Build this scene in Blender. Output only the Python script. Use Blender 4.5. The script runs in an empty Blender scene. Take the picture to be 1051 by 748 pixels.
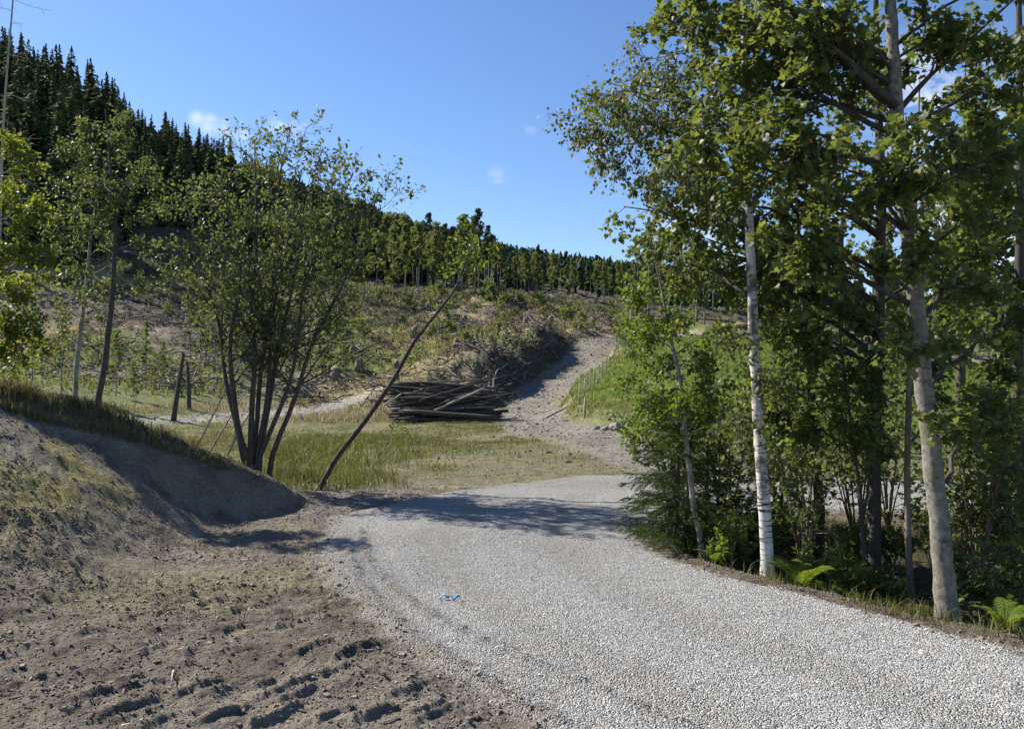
import bpy, math
import numpy as np

# ------------------------------------------------------------------ basics
F = 793.0          # focal length in photo pixels (1051 wide)
HV = 395.0         # horizon row in the photo
EYE = 1.6
rng = np.random.default_rng(7)
scene = bpy.context.scene
COL = scene.collection


def W(u, v, y):
    """photo pixel at depth y -> world point"""
    return np.array([(u - 525.5) / F * y, y, EYE + (HV - v) / F * y])


def G(u, v):
    """photo pixel on flat ground z=0"""
    y = EYE * F / (v - HV)
    return ((u - 525.5) / F * y, y)


# ------------------------------------------------------------------ noise
def _hash(ix, iy, seed):
    h = (ix.astype(np.int64) * 374761393 + iy.astype(np.int64) * 668265263 + seed * 974634777) & 0xFFFFFFFF
    h = ((h ^ (h >> 13)) * 1274126177) & 0xFFFFFFFF
    h = ((h ^ (h >> 16)) * 2246822519) & 0xFFFFFFFF
    return ((h ^ (h >> 15)) & 0xFFFFFF) / float(0xFFFFFF)


def vnoise(x, y, seed=0):
    x = np.asarray(x, float); y = np.asarray(y, float)
    ix = np.floor(x); iy = np.floor(y)
    fx = x - ix; fy = y - iy
    fx = fx * fx * fx * (fx * (fx * 6 - 15) + 10)
    fy = fy * fy * fy * (fy * (fy * 6 - 15) + 10)
    a = _hash(ix, iy, seed); b = _hash(ix + 1, iy, seed)
    c = _hash(ix, iy + 1, seed); d = _hash(ix + 1, iy + 1, seed)
    return (a + (b - a) * fx) * (1 - fy) + (c + (d - c) * fx) * fy


def fbm(x, y, o=4, seed=0, gain=0.5):
    s = 0; a = 1; t = 0
    for i in range(o):
        s = s + a * (vnoise(x * 2 ** i + 17.3 * i, y * 2 ** i - 9.1 * i, seed + i) * 2 - 1)
        t += a; a *= gain
    return s / t


def sstep(a, b, x):
    t = np.clip((x - a) / (b - a), 0, 1)
    return t * t * (3 - 2 * t)


def line_d(x, y, line, extra=None):
    """distance, signed side (left positive), param and interpolated extra of a polyline"""
    best = np.full(x.shape, 1e9); side = np.zeros(x.shape); par = np.zeros(x.shape); ex = np.zeros(x.shape)
    s0 = 0.0
    for i in range(len(line) - 1):
        ax, ay = line[i][:2]; bx, by = line[i + 1][:2]
        dx, dy = bx - ax, by - ay
        L2 = dx * dx + dy * dy; L = math.sqrt(L2)
        t = np.clip(((x - ax) * dx + (y - ay) * dy) / L2, 0, 1)
        qx = x - (ax + t * dx); qy = y - (ay + t * dy)
        d = np.sqrt(qx * qx + qy * qy)
        m = d < best
        best = np.where(m, d, best)
        side = np.where(m, dx * (y - ay) - dy * (x - ax), side)
        par = np.where(m, s0 + t * L, par)
        if extra is not None:
            ex = np.where(m, extra[i] + t * (extra[i + 1] - extra[i]), ex)
        s0 += L
    return best, np.sign(side), par, ex


def poly_sd(x, y, poly):
    """signed distance to a polygon, positive inside"""
    d, _, _, _ = line_d(x, y, list(poly) + [poly[0]])
    ins = np.zeros(x.shape, bool)
    n = len(poly)
    for i in range(n):
        ax, ay = poly[i]; bx, by = poly[(i + 1) % n]
        if ay == by:
            continue
        c = ((ay > y) != (by > y)) & (x < (bx - ax) * (y - ay) / (by - ay) + ax)
        ins ^= c
    return np.where(ins, d, -d)


# ------------------------------------------------------------------ terrain
CP = []
for a in range(0, 360, 30):
    for r in (0.01, 4, 9):
        CP.append((r * math.sin(math.radians(a)), r * math.cos(math.radians(a)), 0.0))
CP = [c for i, c in enumerate(CP) if i == 0 or abs(c[0]) + abs(c[1]) > 0.5]
for a in range(90, 271, 30):
    for r, z in ((40, -1.0), (400, -8.0), (2600, -30.0)):
        CP.append((r * math.sin(math.radians(a)), r * math.cos(math.radians(a)), z))
for x_ in (-12, -6, 0, 6, 12):
    CP.append((x_, 13.0, 0.0))
for u, v, y in [(525, 458, 20), (350, 470, 17), (250, 466, 18), (100, 462, 19), (-60, 455, 21), (457, 428, 37), (580, 445, 26), (540, 426, 38), (550, 401, 46),
                (595, 375, 54), (600, 356, 60), (628, 349, 66), (660, 344, 74), (650, 440, 24), (680, 400, 36), (700, 362, 55),
                (800, 362, 60), (900, 380, 60), (1050, 390, 60), (1250, 400, 60), (800, 470, 17), (1000, 470, 18),
                (800, 345, 85), (1000, 360, 95),
                (365, 408, 45), (215, 430, 36), (100, 436, 32),
                (350, 350, 60), (430, 345, 65), (500, 345, 66), (250, 380, 50), (150, 390, 45), (330, 398, 47), (470, 384, 52),
                (560, 346, 68), (430, 308, 92), (500, 302, 95), (560, 310, 98), (630, 322, 100), (330, 312, 85), (250, 302, 85),
                (200, 284, 85), (150, 302, 75), (100, 322, 65), (50, 318, 63), (0, 326, 58), (-120, 320, 55), (500, 299, 120), (640, 312, 130),
                (200, 232, 112), (100, 222, 100), (0, 205, 95), (-100, 200, 90), (300, 240, 140), (400, 268, 165),
                (0, 112, 130), (100, 146, 146), (200, 178, 170), (300, 206, 205), (400, 238, 250), (500, 266, 300),
                (640, 288, 360), (800, 318, 420), (1050, 338, 500), (-200, 90, 120), (1300, 350, 500)]:
    CP.append(tuple(W(u, v, y)))
for u, v, y in [(0, 112, 230), (200, 186, 300), (400, 242, 430), (640, 300, 620), (900, 340, 800), (1200, 360, 900),
                (0, 230, 900), (400, 280, 1500), (800, 350, 2000), (1200, 370, 2000), (-300, 200, 900)]:
    CP.append(tuple(W(u, v, y)))
CP = np.array(CP)


def _warp(x, y):
    r = np.sqrt(x * x + y * y) + 1e-6
    k = np.log1p(r / 14.0) / r
    return x * k, y * k


def _phi(r2):
    return 0.5 * r2 * np.log(r2 + 1e-9)


_cx, _cy = _warp(CP[:, 0], CP[:, 1])
_n = len(CP)
_A = np.zeros((_n + 3, _n + 3))
_A[:_n, :_n] = _phi((_cx[:, None] - _cx[None]) ** 2 + (_cy[:, None] - _cy[None]) ** 2) + np.eye(_n) * 1e-4
_A[:_n, _n] = 1; _A[:_n, _n + 1] = _cx; _A[:_n, _n + 2] = _cy
_A[_n:, :_n] = _A[:_n, _n:].T
_w = np.linalg.solve(_A, np.concatenate([CP[:, 2], np.zeros(3)]))


def base_h(x, y):
    wx, wy = _warp(x, y)
    out = np.empty(wx.size); fx = wx.ravel(); fy = wy.ravel()
    for i in range(0, fx.size, 20000):
        a = fx[i:i + 20000]; b = fy[i:i + 20000]
        k = _phi((a[:, None] - _cx[None]) ** 2 + (b[:, None] - _cy[None]) ** 2)
        out[i:i + 20000] = k @ _w[:_n] + _w[_n] + a * _w[_n + 1] + b * _w[_n + 2]
    out = out.reshape(wx.shape)
    r = np.hypot(x, y)
    return out * sstep(8, 15, r)


BANK = [(-2.45, 10.3), (-3.9, 9.7), (-4.85, 9.2), (-5.75, 8.75), (-8, 7.8), (-14, 6.0), (-30, 2.0)]
BANK_Z = [0.0, 0.86, 1.36, 1.66, 2.1, 2.6, 2.6]
BANK_W0 = [1.1, 1.0, 0.46, 0.10, 0.05, 0.05, 0.05]
_bt = np.linspace(0, 6, 49)
_bp = np.stack([np.interp(_bt, range(7), q) for q in ([p[0] for p in BANK], [p[1] for p in BANK], BANK_Z, BANK_W0)], 1)
for _i in range(40):
    _bp[1:-1] = .25 * _bp[:-2] + .5 * _bp[1:-1] + .25 * _bp[2:]
BANK = [tuple(p[:2]) for p in _bp]; BANK_Z = list(_bp[:, 2]); BANK_W = list(_bp[:, 3])
GRAVEL = [(0.35, -4), (0.2, 2.5)] + [G(*p) for p in [(540, 748), (470, 700), (400, 660), (345, 600), (335, 560), (350, 530), (430, 512), (520, 497), (600, 490), (640, 489)]] + \
    [(6, 13.1), (12, 12.4), (30, 12), (30, 9.0), (12, 9.5), (6, 9.6), (3.2, 9.7), (2.1, 9.4), (1.45, 8.6)] + \
    [G(*p) for p in [(652, 566), (700, 581), (800, 607), (900, 633), (1050, 671)]] + [(3.7, 3.6), (4.6, 1.5), (5.2, -4)]
TRACK = [(3.4, 13.0), (2.7, 17), (2.2, 23), (1.3, 29), (0.9, 34), (0.9, 40), (1.9, 46), (3.3, 50), (5.1, 55), (6.0, 60), (8.0, 66), (12, 72), (19, 77), (30, 80)]
TRACK_W = [.8, .8, 1.05, 1.2, 1.25, 1.25, 1.3, 1.55, 1.6, 1.6, 1.5, 1.5, 1.4, 1.4]
SIDE = [(-8.3, 44.5), (-11, 40), (-14, 36), (-19, 32), (-30, 28)]
RUTS = [[(-6, 6.35), (-4.1, 6.2), (-2.8, 6.03), (-1.7, 5.85), (-1.0, 6.3)],
        [(-5, 4.75), (-2.8, 4.45), (-1.6, 4.25), (-0.7, 4.25), (0.4, 3.6)],
        [(-5, 5.5), (-3.2, 5.4), (-1.9, 5.25), (-1.2, 5.6), (-1.5, 7.5), (-2.1, 9.6)]]
RUT_P = [.20, .40, .24]
LUGS = [(108, 712, 176, 696), (181, 711, 225, 699), (118, 741, 143, 733), (38, 603, 90, 598), (100, 605, 135, 602), (110, 635, 130, 634), (143, 638, 158, 637),
        (0, 664, 38, 659), (0, 690, 18, 686), (0, 705, 25, 700), (181, 733, 201, 731), (237, 746, 272, 737), (261, 703, 276, 700), (366, 700, 391, 698), (328, 742, 359, 731),
        (256, 608, 313, 606), (237, 627, 256, 621), (266, 633, 282, 627), (244, 634, 275, 637), (309, 635, 344, 638), (199, 620, 232, 613), (180, 627, 204, 632), (244, 587, 275, 584),
        (60, 725, 100, 716), (10, 742, 40, 735), (290, 716, 318, 706), (400, 712, 430, 705), (150, 614, 196, 611), (40, 622, 75, 616), (300, 655, 330, 650), (384, 690, 420, 700),
        (140, 668, 160, 664), (210, 668, 235, 664), (420, 735, 455, 722), (60, 655, 95, 650), (280, 680, 300, 675), (330, 690, 352, 684), (60, 694, 90, 690), (225, 728, 250, 722)]
_lr = np.random.default_rng(77)
for _i in range(9):
    for _v, _o, _l, _sl in ((707, 0, 46, 15), (739, 30, 52, 16), (672, 14, 40, 9)):
        _u = 8 + _o + _i * 54 + _lr.normal(0, 6); _vv = _v + _lr.normal(0, 3); _k = _lr.uniform(.6, 1.15)
        if _lr.random() < .8 and _u + _l < 395 + (_v - 660) * 1.6: LUGS.append((_u, _vv + 3, _u + _l * _k, _vv - _sl * _k))
for _i in range(10):
    for _v, _o, _l, _sl in ((602, 0, 34, 3), (613, 12, 40, 3), (624, 5, 38, 6), (635, 20, 34, 1), (648, 0, 30, 4)):
        _u = 10 + _o + _i * 36 + _lr.normal(0, 6); _vv = _v + _lr.normal(0, 1.5); _k = _lr.uniform(.5, 1.2)
        if _lr.random() < .62 and _u + _l < 350: LUGS.append((_u, _vv + 1, _u + _l * _k, _vv - _sl * _k))
LANES = [[G(*p) for p in [(520, 512), (470, 535), (450, 560), (470, 600), (560, 660), (760, 748)]],
         [G(*p) for p in [(600, 508), (570, 535), (570, 560), (620, 600), (760, 660), (1000, 748)]]]
TREADS = [[G(*p) for p in [(372, 548), (376, 572), (398, 602), (440, 632), (500, 662), (600, 705), (700, 745)]],
          [G(*p) for p in [(356, 560), (362, 585), (380, 612), (425, 655), (500, 700), (570, 742)]]]


def masks(x, y):
    m = {}
    j = fbm(x * 0.9, y * 0.9, 4, 11)
    r = np.hypot(x, y)
    m['gr_sd'] = poly_sd(x, y, GRAVEL) + 0.16 * j + 0.06 * fbm(x * 5, y * 5, 3, 12)
    d, s, par, ew = line_d(x, y, TRACK, TRACK_W)
    m['tr_d'] = d - ew + 0.35 * fbm(x * .6, y * .6, 4, 13); m['tr_s'] = s; m['tr_raw'] = d - ew; m['tr_par'] = par
    d2, _, _, _ = line_d(x, y, SIDE)
    m['side_d'] = d2 - 1.0 + 0.5 * fbm(x * .5, y * .5, 4, 14)
    db, sb, pb, zb = line_d(x, y, BANK, BANK_Z)
    _, _, _, wb = line_d(x, y, BANK, BANK_W)
    m['bk'] = (db, sb, pb, zb, wb)
    m['r'] = r
    # island of trees between the road and the back lane
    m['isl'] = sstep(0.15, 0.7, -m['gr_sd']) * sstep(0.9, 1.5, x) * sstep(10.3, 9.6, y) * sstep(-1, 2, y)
    return m


def height(x, y, m=None, fine=True):
    x = np.asarray(x, float); y = np.asarray(y, float)
    if m is None:
        m = masks(x, y)
    r = m['r']
    z = base_h(x, y)
    # roughness of the cleared hillside
    hill = sstep(38, 52, y) * sstep(30, 50, r)
    trk = sstep(0.2, 1.4, m['tr_raw'])
    mead = sstep(0, 2, x - 2 - (y - 36) * .16) * sstep(85, 70, y)
    rough = hill * trk * (1 - 0.85 * mead)
    z = z + rough * (0.75 * fbm(x * .11, y * .11, 4, 21) + 0.5 * np.abs(fbm(x * .3, y * .3, 4, 22)) + .34 * sstep(-.05, .5, fbm(x * .55, y * .55, 4, 23)) + .16 * fbm(x * 1.6, y * 1.6, 3, 19))
    z = z + 2.5 * sstep(90, 160, r) * fbm(x * .03, y * .03, 4, 24)
    # earth cut on the uphill side of the dirt track
    left = m['tr_s'] > 0
    z = z + np.where(left, sstep(0.1, 1.5, m['tr_raw']) * sstep(41, 46, y) * sstep(66, 58, y) * (1.5 + .9 * fbm(x * .5, y * .5, 3, 25) + .5 * fbm(x * 1.7, y * 1.7, 4, 18)) * sstep(11, 4, m['tr_raw']), 0)
    # meadow edge lip
    z = z + np.where(~left, 0.45 * sstep(0.1, 1.0, m['tr_raw']) * sstep(19, 23, y) * sstep(66, 58, y), 0)
    # grassy flat
    z = z + 0.10 * fbm(x * .35, y * .35, 3, 26) * sstep(13.5, 17, y) * sstep(60, 45, y)
    # bank
    db, sb, pb, zb, wb = m['bk']
    near = sb > 0
    dz = np.where(near, 0.86 * np.minimum(db, wb) + 0.31 * np.maximum(db - wb, 0), 0.5 * db)
    # side: polyline runs leftwards, its left side looks at the camera
    h = zb - dz + (0.10 * fbm(x * .8, y * .8, 3, 27) + .02 * fbm(x * 3, y * 3, 4, 28)) * sstep(0, .5, zb)
    bank = 0.5 * (h + np.sqrt(h * h + 0.02)) - 0.03
    bank = np.where(h < -1.5, 0, np.maximum(bank, 0))
    m['bank'] = bank
    z = z + bank
    # hollow under the roadside trees
    z = z - 0.38 * m['isl'] * sstep(.2, 1.0, -m['gr_sd'])
    g = sstep(-.12, .10, m['gr_sd'])
    z = z + 0.03 * g
    if fine:
        nr = sstep(20, 12, r)
        soil = (1 - g) * nr
        flat = sstep(.5, .12, bank) * sstep(.8, .3, m['isl']) * soil * sstep(1.2, 0.3, x)
        z = z + soil * ((0.015 + .02 * (m['bank'] > .15)) * fbm(x * 4, y * 5, 4, 31) + 0.014 * fbm(x * 14, y * 16, 3, 32)) + 0.02 * soil * fbm(x * 1.3, y * 1.6, 3, 33)
        # churned mud: sharp clods
        cl = fbm(x * 3.2 + .4 * y, y * 6.5, 4, 34)
        z = z + flat * 0.014 * sstep(.10, .34, cl) * sstep(-.15, .25, fbm(x * .8, y * .9, 3, 36)) * (1 + .8 * fbm(x * 9, y * 9, 3, 29))
        wx_ = .10 * fbm(x * 2.2, y * 2.2, 3, 37); wy_ = .10 * fbm(x * 2.2 + 9, y * 2.2, 3, 38)
        for k, ln in enumerate(RUTS):
            d, s, par, _ = line_d(x + wx_, y + wy_, ln)
            low = sstep(.75, .5, m['bank'])
            w = sstep(.40, .28, d) * soil * low
            brk = sstep(-.22, .12, fbm(x * 1.1, y * 1.1, 3, 40 + k))
            ph = par / RUT_P[k] + (d * s) / RUT_P[k] * 1.15 + .35 * fbm(x * 2.5, y * 2.5, 3, 45 + k)
            bar = sstep(.20, .36, np.abs((ph % 1.0) - .5)) * sstep(.02, .08, d)
            z = z - w * 0.012 + w * brk * bar * (.010 + .02 * fbm(x * 6, y * 6, 3, 48))
            z = z + soil * low * brk * np.exp(-((d - .40) / .08) ** 2) * (.014 + .02 * fbm(x * 7, y * 7, 3, 49))
        q = np.nonzero((np.abs(x + 2) < 4) & (y > 2.5) & (y < 8) & (g < .9))[0] if z.ndim == 1 else []
        if len(q):
            xx = x[q] + .03 * fbm(x[q] * 6, y[q] * 6, 3, 111); yy = y[q] + .04 * fbm(x[q] * 6 + 5, y[q] * 6, 3, 112)
            lug = np.zeros(len(q))
            for k, (u0, v0, u1, v1) in enumerate(LUGS):
                d, s, par, _ = line_d(xx, yy, [G(u0, v0), G(u1, v1)])
                t = d * s
                hh = .034 + .013 * math.sin(k * 2.3) if v0 > 655 else .036 + .010 * math.sin(k * 1.7)
                end = 1.0
                pr = np.where(t < 0, sstep(-.055, .0, t), np.exp(-np.maximum(t, 0) / .05) * (d < .3)) * sstep(.06, .0, d - np.abs(t) * .999)
                lug = np.maximum(lug, hh * pr * sstep(-.9, -.2, fbm(xx * 8, yy * 8, 2, 113)))
                lug = np.where((t < -.02) & (t > -.14) & (lug < .003), lug - .012 * np.exp(-((t + .06) / .035) ** 2), lug)
            z[q] = z[q] + lug * (1 - g[q])
        for ln in LANES:
            d, _, _, _ = line_d(x, y, ln)
            z = z - g * .014 * sstep(.36, .08, d)
        z = z + g * nr * (0.012 * fbm(x * 1.2, y * 1.2, 3, 50) + 0.006 * fbm(x * 12, y * 12, 3, 51))
        for k, ln in enumerate(TREADS):
            d, s, par, _ = line_d(x, y, ln)
            z = z + g * (0.024 * np.exp(-(d / .05) ** 2) * sstep(-.3, .2, fbm(x * 5, y * 5, 3, 55 + k)) * (1 + .6 * fbm(x * 14, y * 14, 2, 57)) - .018 * np.exp(-((d - .14 * s) / .10) ** 2))
    return z


def zat(x, y):
    return float(height(np.array([x]), np.array([y]))[0])


def lerp3(c, col, w):
    return c + (np.array(col)[None] - c) * w[:, None]


def ground_color(x, y, m, z):
    n = x.size
    r = m['r']
    c = np.tile(np.array([[0.185, 0.162, 0.130]]), (n, 1))
    n1 = fbm(x * .8, y * .8, 4, 61); n2 = fbm(x * 3, y * 3, 3, 62); n3 = fbm(x * .15, y * .15, 4, 63)
    near = sstep(16, 11, r)
    # near soil: lighter dry crust, darker damp soil
    c = lerp3(c, (0.245, 0.218, 0.178), sstep(-.1, .5, n1) * near)
    c = lerp3(c, (0.13, 0.105, 0.08), sstep(.15, .5, n2) * .7 * near)
    c = lerp3(c, (0.20, 0.175, 0.165), sstep(0., .4, fbm(x * .5, y * .5, 3, 64)) * .7 * near)
    # olive film of sprouting grass on soil
    c = lerp3(c, (0.21, 0.195, 0.10), sstep(.05, .5, fbm(x * .7 + 5, y * 1.4, 4, 65)) * .55 * near)
    c = lerp3(c, (0.125, 0.105, 0.085), sstep(6.6, 5.6, y + .5 * n1) * near * .38)
    # moss on the bank
    db, sb, pb, zb, wb = m['bk']
    bk = sstep(.25, .6, m['bank'])
    c = lerp3(c, (0.24, 0.215, 0.055), bk * sstep(.1, .45, fbm(x * .9 + y * .8, (y - x) * .35, 4, 66)) * .65 * sstep(.1, .6, db - wb + .35))
    c = lerp3(c, (0.10, 0.085, 0.045), sstep(.35, .05, db) * bk * .8)
    c = lerp3(c, (0.085, 0.10, 0.035), np.where(sb < 0, bk, 0) * .8)
    # grassy flat behind the gravel
    flat = sstep(11.5, 14.5, y) * sstep(60, 46, y)
    c = lerp3(c, (0.125, 0.14, 0.048), flat * .9)
    c = lerp3(c, (0.185, 0.152, 0.108), flat * sstep(-.05, .3, n3 + .7 * n1 + .3 * n2) * .8)
    c = lerp3(c, (0.09, 0.115, 0.032), flat * sstep(-.10, -.24, x / np.maximum(y, 1) + .08 * n1) * sstep(30, 22, y) * sstep(-.36, -.28, x / np.maximum(y, 1)))
    c = lerp3(c, (0.17, 0.17, 0.06), flat * sstep(.1, .4, n2 * .6 + n1) * .5)
    # clear-cut hillside
    hill = sstep(40, 50, y)
    c = lerp3(c, (0.16, 0.135, 0.098), hill)
    c = lerp3(c, (0.12, 0.145, 0.042), hill * sstep(-.06, .24, fbm(x * .09, y * .09, 4, 71)) * .9)
    c = lerp3(c, (0.38, 0.31, 0.175), hill * sstep(.05, .22, fbm(x * .12 + 40, y * .13, 4, 72)) * .9)
    c = lerp3(c, (0.055, 0.045, 0.036), hill * sstep(.08, .3, fbm(x * .28, y * .28, 4, 73)) * .85)
    # the meadow
    mead = sstep(0.4, 1.8, np.where(m['tr_s'] < 0, m['tr_d'], -1)) * sstep(17, 21, y) * sstep(88, 74, y + .3 * x) * sstep(1, 2.5, x)
    c = lerp3(c, (0.11, 0.155, 0.035), mead)
    c = lerp3(c, (0.17, 0.175, 0.06), mead * sstep(0, .4, fbm(x * .3, y * .3, 4, 74)) * .7)
    c = lerp3(c, (0.20, 0.16, 0.06), mead * sstep(2.6, 1.0, m['tr_d']) * .6)
    # forest floor
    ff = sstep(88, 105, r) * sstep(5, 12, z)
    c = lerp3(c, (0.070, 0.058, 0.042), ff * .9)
    # cut face beside the track
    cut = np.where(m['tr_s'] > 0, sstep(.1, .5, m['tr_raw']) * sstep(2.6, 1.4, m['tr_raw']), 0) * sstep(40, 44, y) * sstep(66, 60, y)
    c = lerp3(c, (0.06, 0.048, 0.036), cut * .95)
    # the dirt track, the side strip
    t = sstep(.45, -.35, m['tr_d'])
    tc = np.tile(np.array([[0.215, 0.198, 0.168]]), (n, 1))
    tc = lerp3(tc, (0.165, 0.145, 0.115), sstep(-.1, .35, fbm(x * .9, y * .45, 4, 75)) * .8)
    tc = lerp3(tc, (0.31, 0.29, 0.25), sstep(.45, .9, np.abs(m['tr_raw'] + .9)) * .35)
    c = c + (tc - c) * (t * .95)[:, None]
    sd = sstep(.5, -.5, m['side_d']) * sstep(-.3, .3, m['tr_d'])
    c = lerp3(c, (0.36, 0.34, 0.31), sd * .55)
    # island of trees
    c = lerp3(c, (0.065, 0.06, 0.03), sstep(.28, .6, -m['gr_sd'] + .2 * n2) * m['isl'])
    c = lerp3(c, (0.12, 0.10, 0.075), np.exp(-((m['gr_sd'] + .2) / .2) ** 2) * sstep(.8, 1.4, x) * near * .8)
    # gravel
    g = sstep(-.10, .12, m['gr_sd'])
    gc = np.tile(np.array([[0.40, 0.392, 0.375]]), (n, 1))
    gc = lerp3(gc, (0.31, 0.295, 0.26), sstep(0, .5, fbm(x * .5, y * .5, 4, 81)) * .6)
    gc = lerp3(gc, (0.30, 0.27, 0.225), sstep(.45, .05, m['gr_sd']) * (x < 1.2) * .5)
    gc = lerp3(gc, (0.21, 0.155, 0.105), sstep(.2, .5, fbm(x * 1.1 + 3, y * 1.3, 3, 82)) * sstep(1.0, .3, m['gr_sd']) * sstep(5.2, 4.6, y))
    for ln in LANES:
        d, _, _, _ = line_d(x, y, ln)
        gc = lerp3(gc, (0.31, 0.30, 0.275), sstep(.34, .08, d + .1 * n2) * .55)
    for k, ln in enumerate(TREADS):
        d, _, _, _ = line_d(x, y, ln)
        gc = lerp3(gc, (0.21, 0.195, 0.17), np.exp(-(d / .06) ** 2) * .75)
    c = c + (gc - c) * g[:, None]
    return np.clip(c, 0.01, .9), g * sstep(20, 14, r)


# ------------------------------------------------------------------ node helpers
def new_mat(name):
    m = bpy.data.materials.new(name); m.use_nodes = True
    nt = m.node_tree; nt.nodes.clear()
    out = nt.nodes.new('ShaderNodeOutputMaterial')
    return m, nt, out


def nd(nt, t, **kw):
    n = nt.nodes.new(t)
    for k, v in kw.items():
        if k.startswith('in_'):
            n.inputs[k[3:].replace('_', ' ')].default_value = v
        else:
            setattr(n, k, v)
    return n


def ramp(nt, fac, stops):
    n = nt.nodes.new('ShaderNodeValToRGB')
    e = n.color_ramp.elements
    e[0].position, e[0].color = stops[0][0], (*stops[0][1], 1)
    e[1].position, e[1].color = stops[-1][0], (*stops[-1][1], 1)
    for p, c in stops[1:-1]:
        k = e.new(p); k.color = (*c, 1)
    nt.links.new(fac, n.inputs[0])
    return n.outputs[0]


def mixc(nt, fac, a, b, mode='MIX'):
    n = nt.nodes.new('ShaderNodeMix'); n.data_type = 'RGBA'; n.blend_type = mode
    for sock, v in ((n.inputs[0], fac), (n.inputs[6], a), (n.inputs[7], b)):
        if isinstance(v, (int, float)):
            sock.default_value = v
        elif isinstance(v, tuple):
            sock.default_value = (*v, 1) if len(v) == 3 else v
        else:
            nt.links.new(v, sock)
    return n.outputs[2]


def math_n(nt, op, a, b=None, c=None):
    n = nt.nodes.new('ShaderNodeMath'); n.operation = op
    for i, v in enumerate((a, b, c)):
        if v is None:
            continue
        if isinstance(v, (int, float)):
            n.inputs[i].default_value = v
        else:
            nt.links.new(v, n.inputs[i])
    return n.outputs[0]


def terrain_material():
    m, nt, out = new_mat('terrain')
    L = nt.links
    att = nd(nt, 'ShaderNodeAttribute', attribute_name='col')
    gr = nd(nt, 'ShaderNodeAttribute', attribute_name='gravel')
    geo = nd(nt, 'ShaderNodeNewGeometry')
    n1 = nd(nt, 'ShaderNodeTexNoise', in_Scale=34.0, in_Detail=6.0, in_Roughness=.7)
    n2 = nd(nt, 'ShaderNodeTexNoise', in_Scale=3.1, in_Detail=7.0, in_Roughness=.72)
    vo = nd(nt, 'ShaderNodeTexVoronoi', in_Scale=92.0)
    for n in (n1, n2, vo):
        L.new(geo.outputs['Position'], n.inputs['Vector'])
    f1 = ramp(nt, n1.outputs[0], [(.25, (.45, .45, .45)), (.5, (1, 1, 1)), (.75, (1.5, 1.48, 1.45))])
    f2 = ramp(nt, n2.outputs[0], [(.3, (.52, .52, .52)), (.5, (1, 1, 1)), (.7, (1.38, 1.36, 1.32))])
    c = mixc(nt, 1.0, att.outputs['Color'], f1, 'MULTIPLY')
    c = mixc(nt, 1.0, c, f2, 'MULTIPLY')
    sv = nd(nt, 'ShaderNodeSeparateColor'); L.new(vo.outputs['Color'], sv.inputs[0])
    fs = ramp(nt, sv.outputs[0], [(0, (.55, .55, .55)), (.5, (.95, .95, .95)), (1, (1.45, 1.45, 1.42))])
    cg = mixc(nt, 1.0, att.outputs['Color'], fs, 'MULTIPLY')
    c = mixc(nt, gr.outputs['Fac'], c, cg)
    b = nd(nt, 'ShaderNodeBsdfPrincipled', in_Roughness=.95)
    b.inputs['Specular IOR Level'].default_value = .15
    L.new(c, b.inputs['Base Color'])
    # bump: crumbly soil or rounded stones
    hs = math_n(nt, 'MULTIPLY', math_n(nt, 'SUBTRACT', 1.0, vo.outputs['Distance']), 1.0)
    hm = nd(nt, 'ShaderNodeMix'); hm.data_type = 'FLOAT'
    L.new(gr.outputs['Fac'], hm.inputs[0]); L.new(n1.outputs[0], hm.inputs[2]); L.new(hs, hm.inputs[3])
    hsum = math_n(nt, 'MULTIPLY_ADD', n2.outputs[0], 4.0, hm.outputs[0])
    bp = nd(nt, 'ShaderNodeBump', in_Strength=1.0, in_Distance=.04)
    L.new(hsum, bp.inputs['Height']); L.new(bp.outputs[0], b.inputs['Normal'])
    L.new(b.outputs[0], out.inputs[0])
    return m


def leaf_material(name, a, b, trans=.38, tcol=None, rough=.5, spec=.22):
    """leaf blade: reflecting and letting light through, tint per leaf"""
    m, nt, out = new_mat(name)
    L = nt.links
    at = nd(nt, 'ShaderNodeAttribute', attribute_name='tint')
    c = mixc(nt, at.outputs['Fac'], a, b)
    p = nd(nt, 'ShaderNodeBsdfPrincipled', in_Roughness=rough)
    p.inputs['Specular IOR Level'].default_value = spec
    L.new(c, p.inputs['Base Color'])
    t = nd(nt, 'ShaderNodeBsdfTranslucent')
    tc = mixc(nt, 1.0, c, tcol or (2.3, 2.1, .8), 'MULTIPLY')
    L.new(tc, t.inputs[0])
    mx = nd(nt, 'ShaderNodeMixShader'); mx.inputs[0].default_value = trans
    L.new(p.outputs[0], mx.inputs[1]); L.new(t.outputs[0], mx.inputs[2])
    L.new(mx.outputs[0], out.inputs[0])
    return m


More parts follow.
